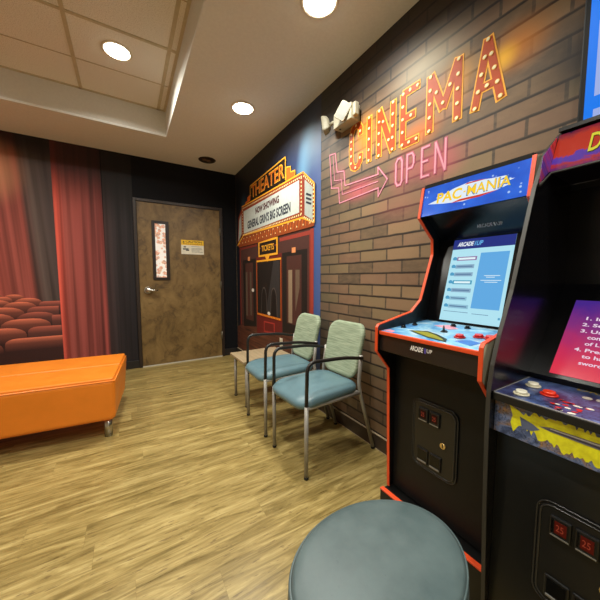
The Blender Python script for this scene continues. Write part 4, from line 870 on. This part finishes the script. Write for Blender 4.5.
mesh('deck_lettering', B().text("DRAGON'S", (1.035, 0.258, 0.7868), (0, -1, 0), (1, 0, 0), 0.16, 0.030, 0, 0.015), M_gp, dk2)
mesh('deck_lettering', B().text('LAIR', (0.985, 0.16, 0.7868), (0, -1, 0), (1, 0, 0), 0.09, 0.034, 0, 0.015), M_gp, dk2)
for (cy, cx) in ((0.224, 0.985), (0.20, 0.99)): mesh('bone_drawing', B().prism([(cx + 0.011 * math.sin(t), cy + 0.010 * math.cos(t), 0.7868) for t in [2 * PI * q / 10 for q in range(10)]], (0, 0, 0.0004)), mat('bone_print', (206, 204, 190), 0.35), dk2)
ap2 = mesh('apron', B().box(0.845, 0.8675, ya, yb, 0.676, 0.7645, 0, 0.001), M_rocka, K2)
b = B(); rnd = random.Random(11)
# jagged yellow flame with a grey sword across it
top, bot = [], []
N = 72
for i in range(N + 1):
    y = 0.318 - 0.325 * i / N
    env = 0.5 + 0.5 * min(1, i / 10); top.append((y, 0.737 + 0.026 * env + rnd.uniform(-0.012, 0.001))); bot.append((y, 0.716 - 0.022 * env * min(1, i / 20) + rnd.uniform(-0.011, 0.007)))
pts = [(0.336, 0.760), (0.328, 0.735), (0.332, 0.715), (0.325, 0.692)] + bot[1:] + top[1:][::-1]
b.prism([(0.8446, y, z) for y, z in pts], (0.0003, 0, 0), 0)
b.prism([(0.8442, y, z) for y, z in [(0.312, 0.738), (0.306, 0.708), (0.285, 0.712), (0.270, 0.722), (0.285, 0.73)]], (0.0003, 0, 0), 4)
b.prism([(0.8438, y, z) for y, z in [(0.272, 0.7305), (0.25, 0.737), (-0.01, 0.742), (-0.01, 0.722), (0.25, 0.727)]], (0.0003, 0, 0), 1); b.prism([(0.8434, y, z) for y, z in [(0.265, 0.7312), (-0.01, 0.7335), (-0.01, 0.7265), (0.25, 0.7293)]], (0.0003, 0, 0), 2); b.prism([(0.8434, y, z) for y, z in [(0.25, 0.7352), (-0.01, 0.740), (-0.01, 0.7365), (0.25, 0.733)]], (0.0003, 0, 0), 3)
mesh('apron_art', b, [mat('flame_yellow', (240, 232, 36), 0.35, var=0.22, vscale=45), mat('blade_grey', (120, 118, 124), 0.3), mat('blade_dark', (66, 60, 76), 0.3), mat('blade_light', (206, 204, 206), 0.3), mat('flame_gap_blue', (96, 106, 134), 0.35)], ap2)
# leaning bezel and its screen
def b2x(z): return 1.057 + (z - 0.812) * 0.888
b = B().prism([(1.049, ya, 0.787), (1.049, ya, 0.803), (b2x(1.07), ya, 1.07), (1.288, ya, 1.085), (1.289, ya, 1.07), (1.075, ya, 0.787)], (0, yb - ya, 0))
b.prism([(1.286, ya, 1.0701), (1.2895, ya, 1.0701), (1.2895, ya, 1.38), (1.286, ya, 1.38)], (0, yb - ya, 0))
bz2 = mesh('bezel', b, M_gloss, K2)
nrm2 = Vector((-1, 0, 0.888)).normalized()
def on2(pts, k): return [tuple(Vector((b2x(z), y, z)) + nrm2 * (0.0008 + 0.0006 * k)) for y, z in pts]
def scr2():
    n = NT('purple_red_screen'); x, y, z = n.pos(); s = n.noise(n.comb(y, z), 14, 4)
    f = n.math('ADD', n.mrange(z, 0.812, 1.018, 0, 1, False), n.math('MULTIPLY', n.math('SUBTRACT', s, 0.5), 0.35))
    c = n.ramp(f, [(0.05, (222, 50, 76)), (0.35, (196, 46, 92)), (0.65, (132, 46, 122)), (0.95, (72, 40, 138))])
    n.col((10, 8, 10)); n.put(n.b.inputs['Emission Color'], c); n.b.inputs['Emission Strength'].default_value = 0.95; n.b.inputs['Roughness'].default_value = 0.15; return n.m
s2 = mesh('screen', B().prism(on2([(0.325, 0.812), (-0.005, 0.812), (-0.005, 1.018), (0.325, 1.018)], 0), nrm2 * 0.0004), scr2(), bz2)
b = B(); up2 = Vector((0.888, 0, 1)).normalized()
for t, y, z, w in (('1. In', 0.287, 0.962, 0.050), ('2. Se', 0.291, 0.9445, 0.058), ('3. Us', 0.290, 0.927, 0.060), ('con', 0.271, 0.911, 0.036), ('of L', 0.272, 0.8945, 0.041), ('4. Pres', 0.290, 0.8775, 0.080), ('to ha', 0.270, 0.862, 0.058), ('sword', 0.2715, 0.845, 0.062)):
    h = 0.0120 if t not in ('con',) else 0.0092; w *= 0.76
    b.text(t, on2([(y, z)], 1)[0], (0, -1, 0), up2, w, h, 0, 0.025)
mesh('screen_text', b, glow('screen_text_white', (232, 206, 226), 1.0), bz2)
# marquee
def m2x(z): return 1.10 + (z - 1.407) * 0.49
def m2art():
    n = NT('red_marquee_art'); x, y, z = n.pos(); s = n.noise(n.comb(y, z), 30, 4, 0.65, 0.6)
    f = n.math('ADD', n.mrange(z, 1.407, 1.53, 0, 1, False), n.math('MULTIPLY', n.math('SUBTRACT', s, 0.5), 0.42))
    c = n.ramp(f, [(0.0, (110, 40, 110)), (0.12, (188, 50, 46)), (0.2, (92, 60, 170)), (0.34, (98, 64, 176)), (0.38, (202, 56, 36)), (0.8, (196, 52, 34)), (0.98, (120, 34, 60)), (1.0, (40, 26, 60))])
    n.col((30, 10, 10)); n.put(n.b.inputs['Emission Color'], c); n.b.inputs['Emission Strength'].default_value = 0.75; n.b.inputs['Roughness'].default_value = 0.2; return n.m
b = B().prism([(m2x(1.407) + 0.003, ya, 1.407), (m2x(1.528) + 0.003, ya, 1.528), (1.285, ya, 1.532), (1.28, ya, 1.40)], (0, yb - ya, 0), 0)
b.prism([(m2x(1.408), ya, 1.408), (m2x(1.528), ya, 1.528), (m2x(1.528) + 0.0028, ya, 1.528), (m2x(1.408) + 0.0028, ya, 1.408)], (0, yb - ya, 0), 1)
mq2 = mesh('marquee', b, [M_blackp, m2art()], K2)
b = B(); o = (m2x(1.438) - 0.0012, 0.293, 1.438); u2 = Vector((0.49, 0, 1)).normalized()
b.text("DRAGON'S LAIR", o, (0, -1, 0), u2, 0.29, 0.072, 1, 0.04); b.text("DRAGON'S LAIR", (o[0] - 0.0012, o[1] - 0.001, o[2] + 0.003), (0, -1, 0), u2, 0.286, 0.066, 0, 0.012)
mesh('marquee_lettering', b, [glow('mq2_yellow', (222, 214, 60), 0.9), mat('mq2_black', (24, 16, 20), 0.4)], mq2)
b = B().prism([(1.048, yb - 0.0012, 1.4405), (1.143, yb - 0.0012, 1.520), (1.101, yb - 0.0012, 1.409), (1.032, yb - 0.0012, 1.362)], (0, 0.0009, 0))
mesh('wing_art', b, rock('purple_wing_art', 2.0, [(0.3, (56, 34, 120)), (0.48, (110, 60, 170)), (0.56, (196, 52, 70)), (0.8, (214, 66, 52))]), mq2)
b = B().tube([(1.03, yb - 0.003, 1.356), (1.099, yb - 0.006, 1.403), (1.098, ya + 0.004, 1.403)], 0.004)
mesh('marquee_trim', b, M_grey_trim, mq2)

# ------------------------------------------------------------------ camera, world, view
cam = bpy.data.cameras.new('camera'); cam.sensor_width = 36; cam.lens = 286 / 600 * 36; cam.clip_start = 0.02
co = bpy.data.objects.new('camera', cam); COL.objects.link(co)
yaw = math.radians(31.2); pitch = math.atan(22 / 286)
co.location = (0, 0, 1.09); co.rotation_euler = (PI / 2 - pitch, 0, -yaw)
SC.camera = co
w = bpy.data.worlds.new('world'); SC.world = w; w.use_nodes = True
w.node_tree.nodes['Background'].inputs[0].default_value = (1.0, 0.9, 0.75, 1); w.node_tree.nodes['Background'].inputs[1].default_value = 0.02
vs = SC.view_settings; vs.view_transform = 'Standard'; vs.look = 'None'; vs.exposure = 0.0; vs.gamma = 1.0; vs.use_curve_mapping = False
SC.cycles.use_denoising = True
SC.cycles.max_bounces = 8
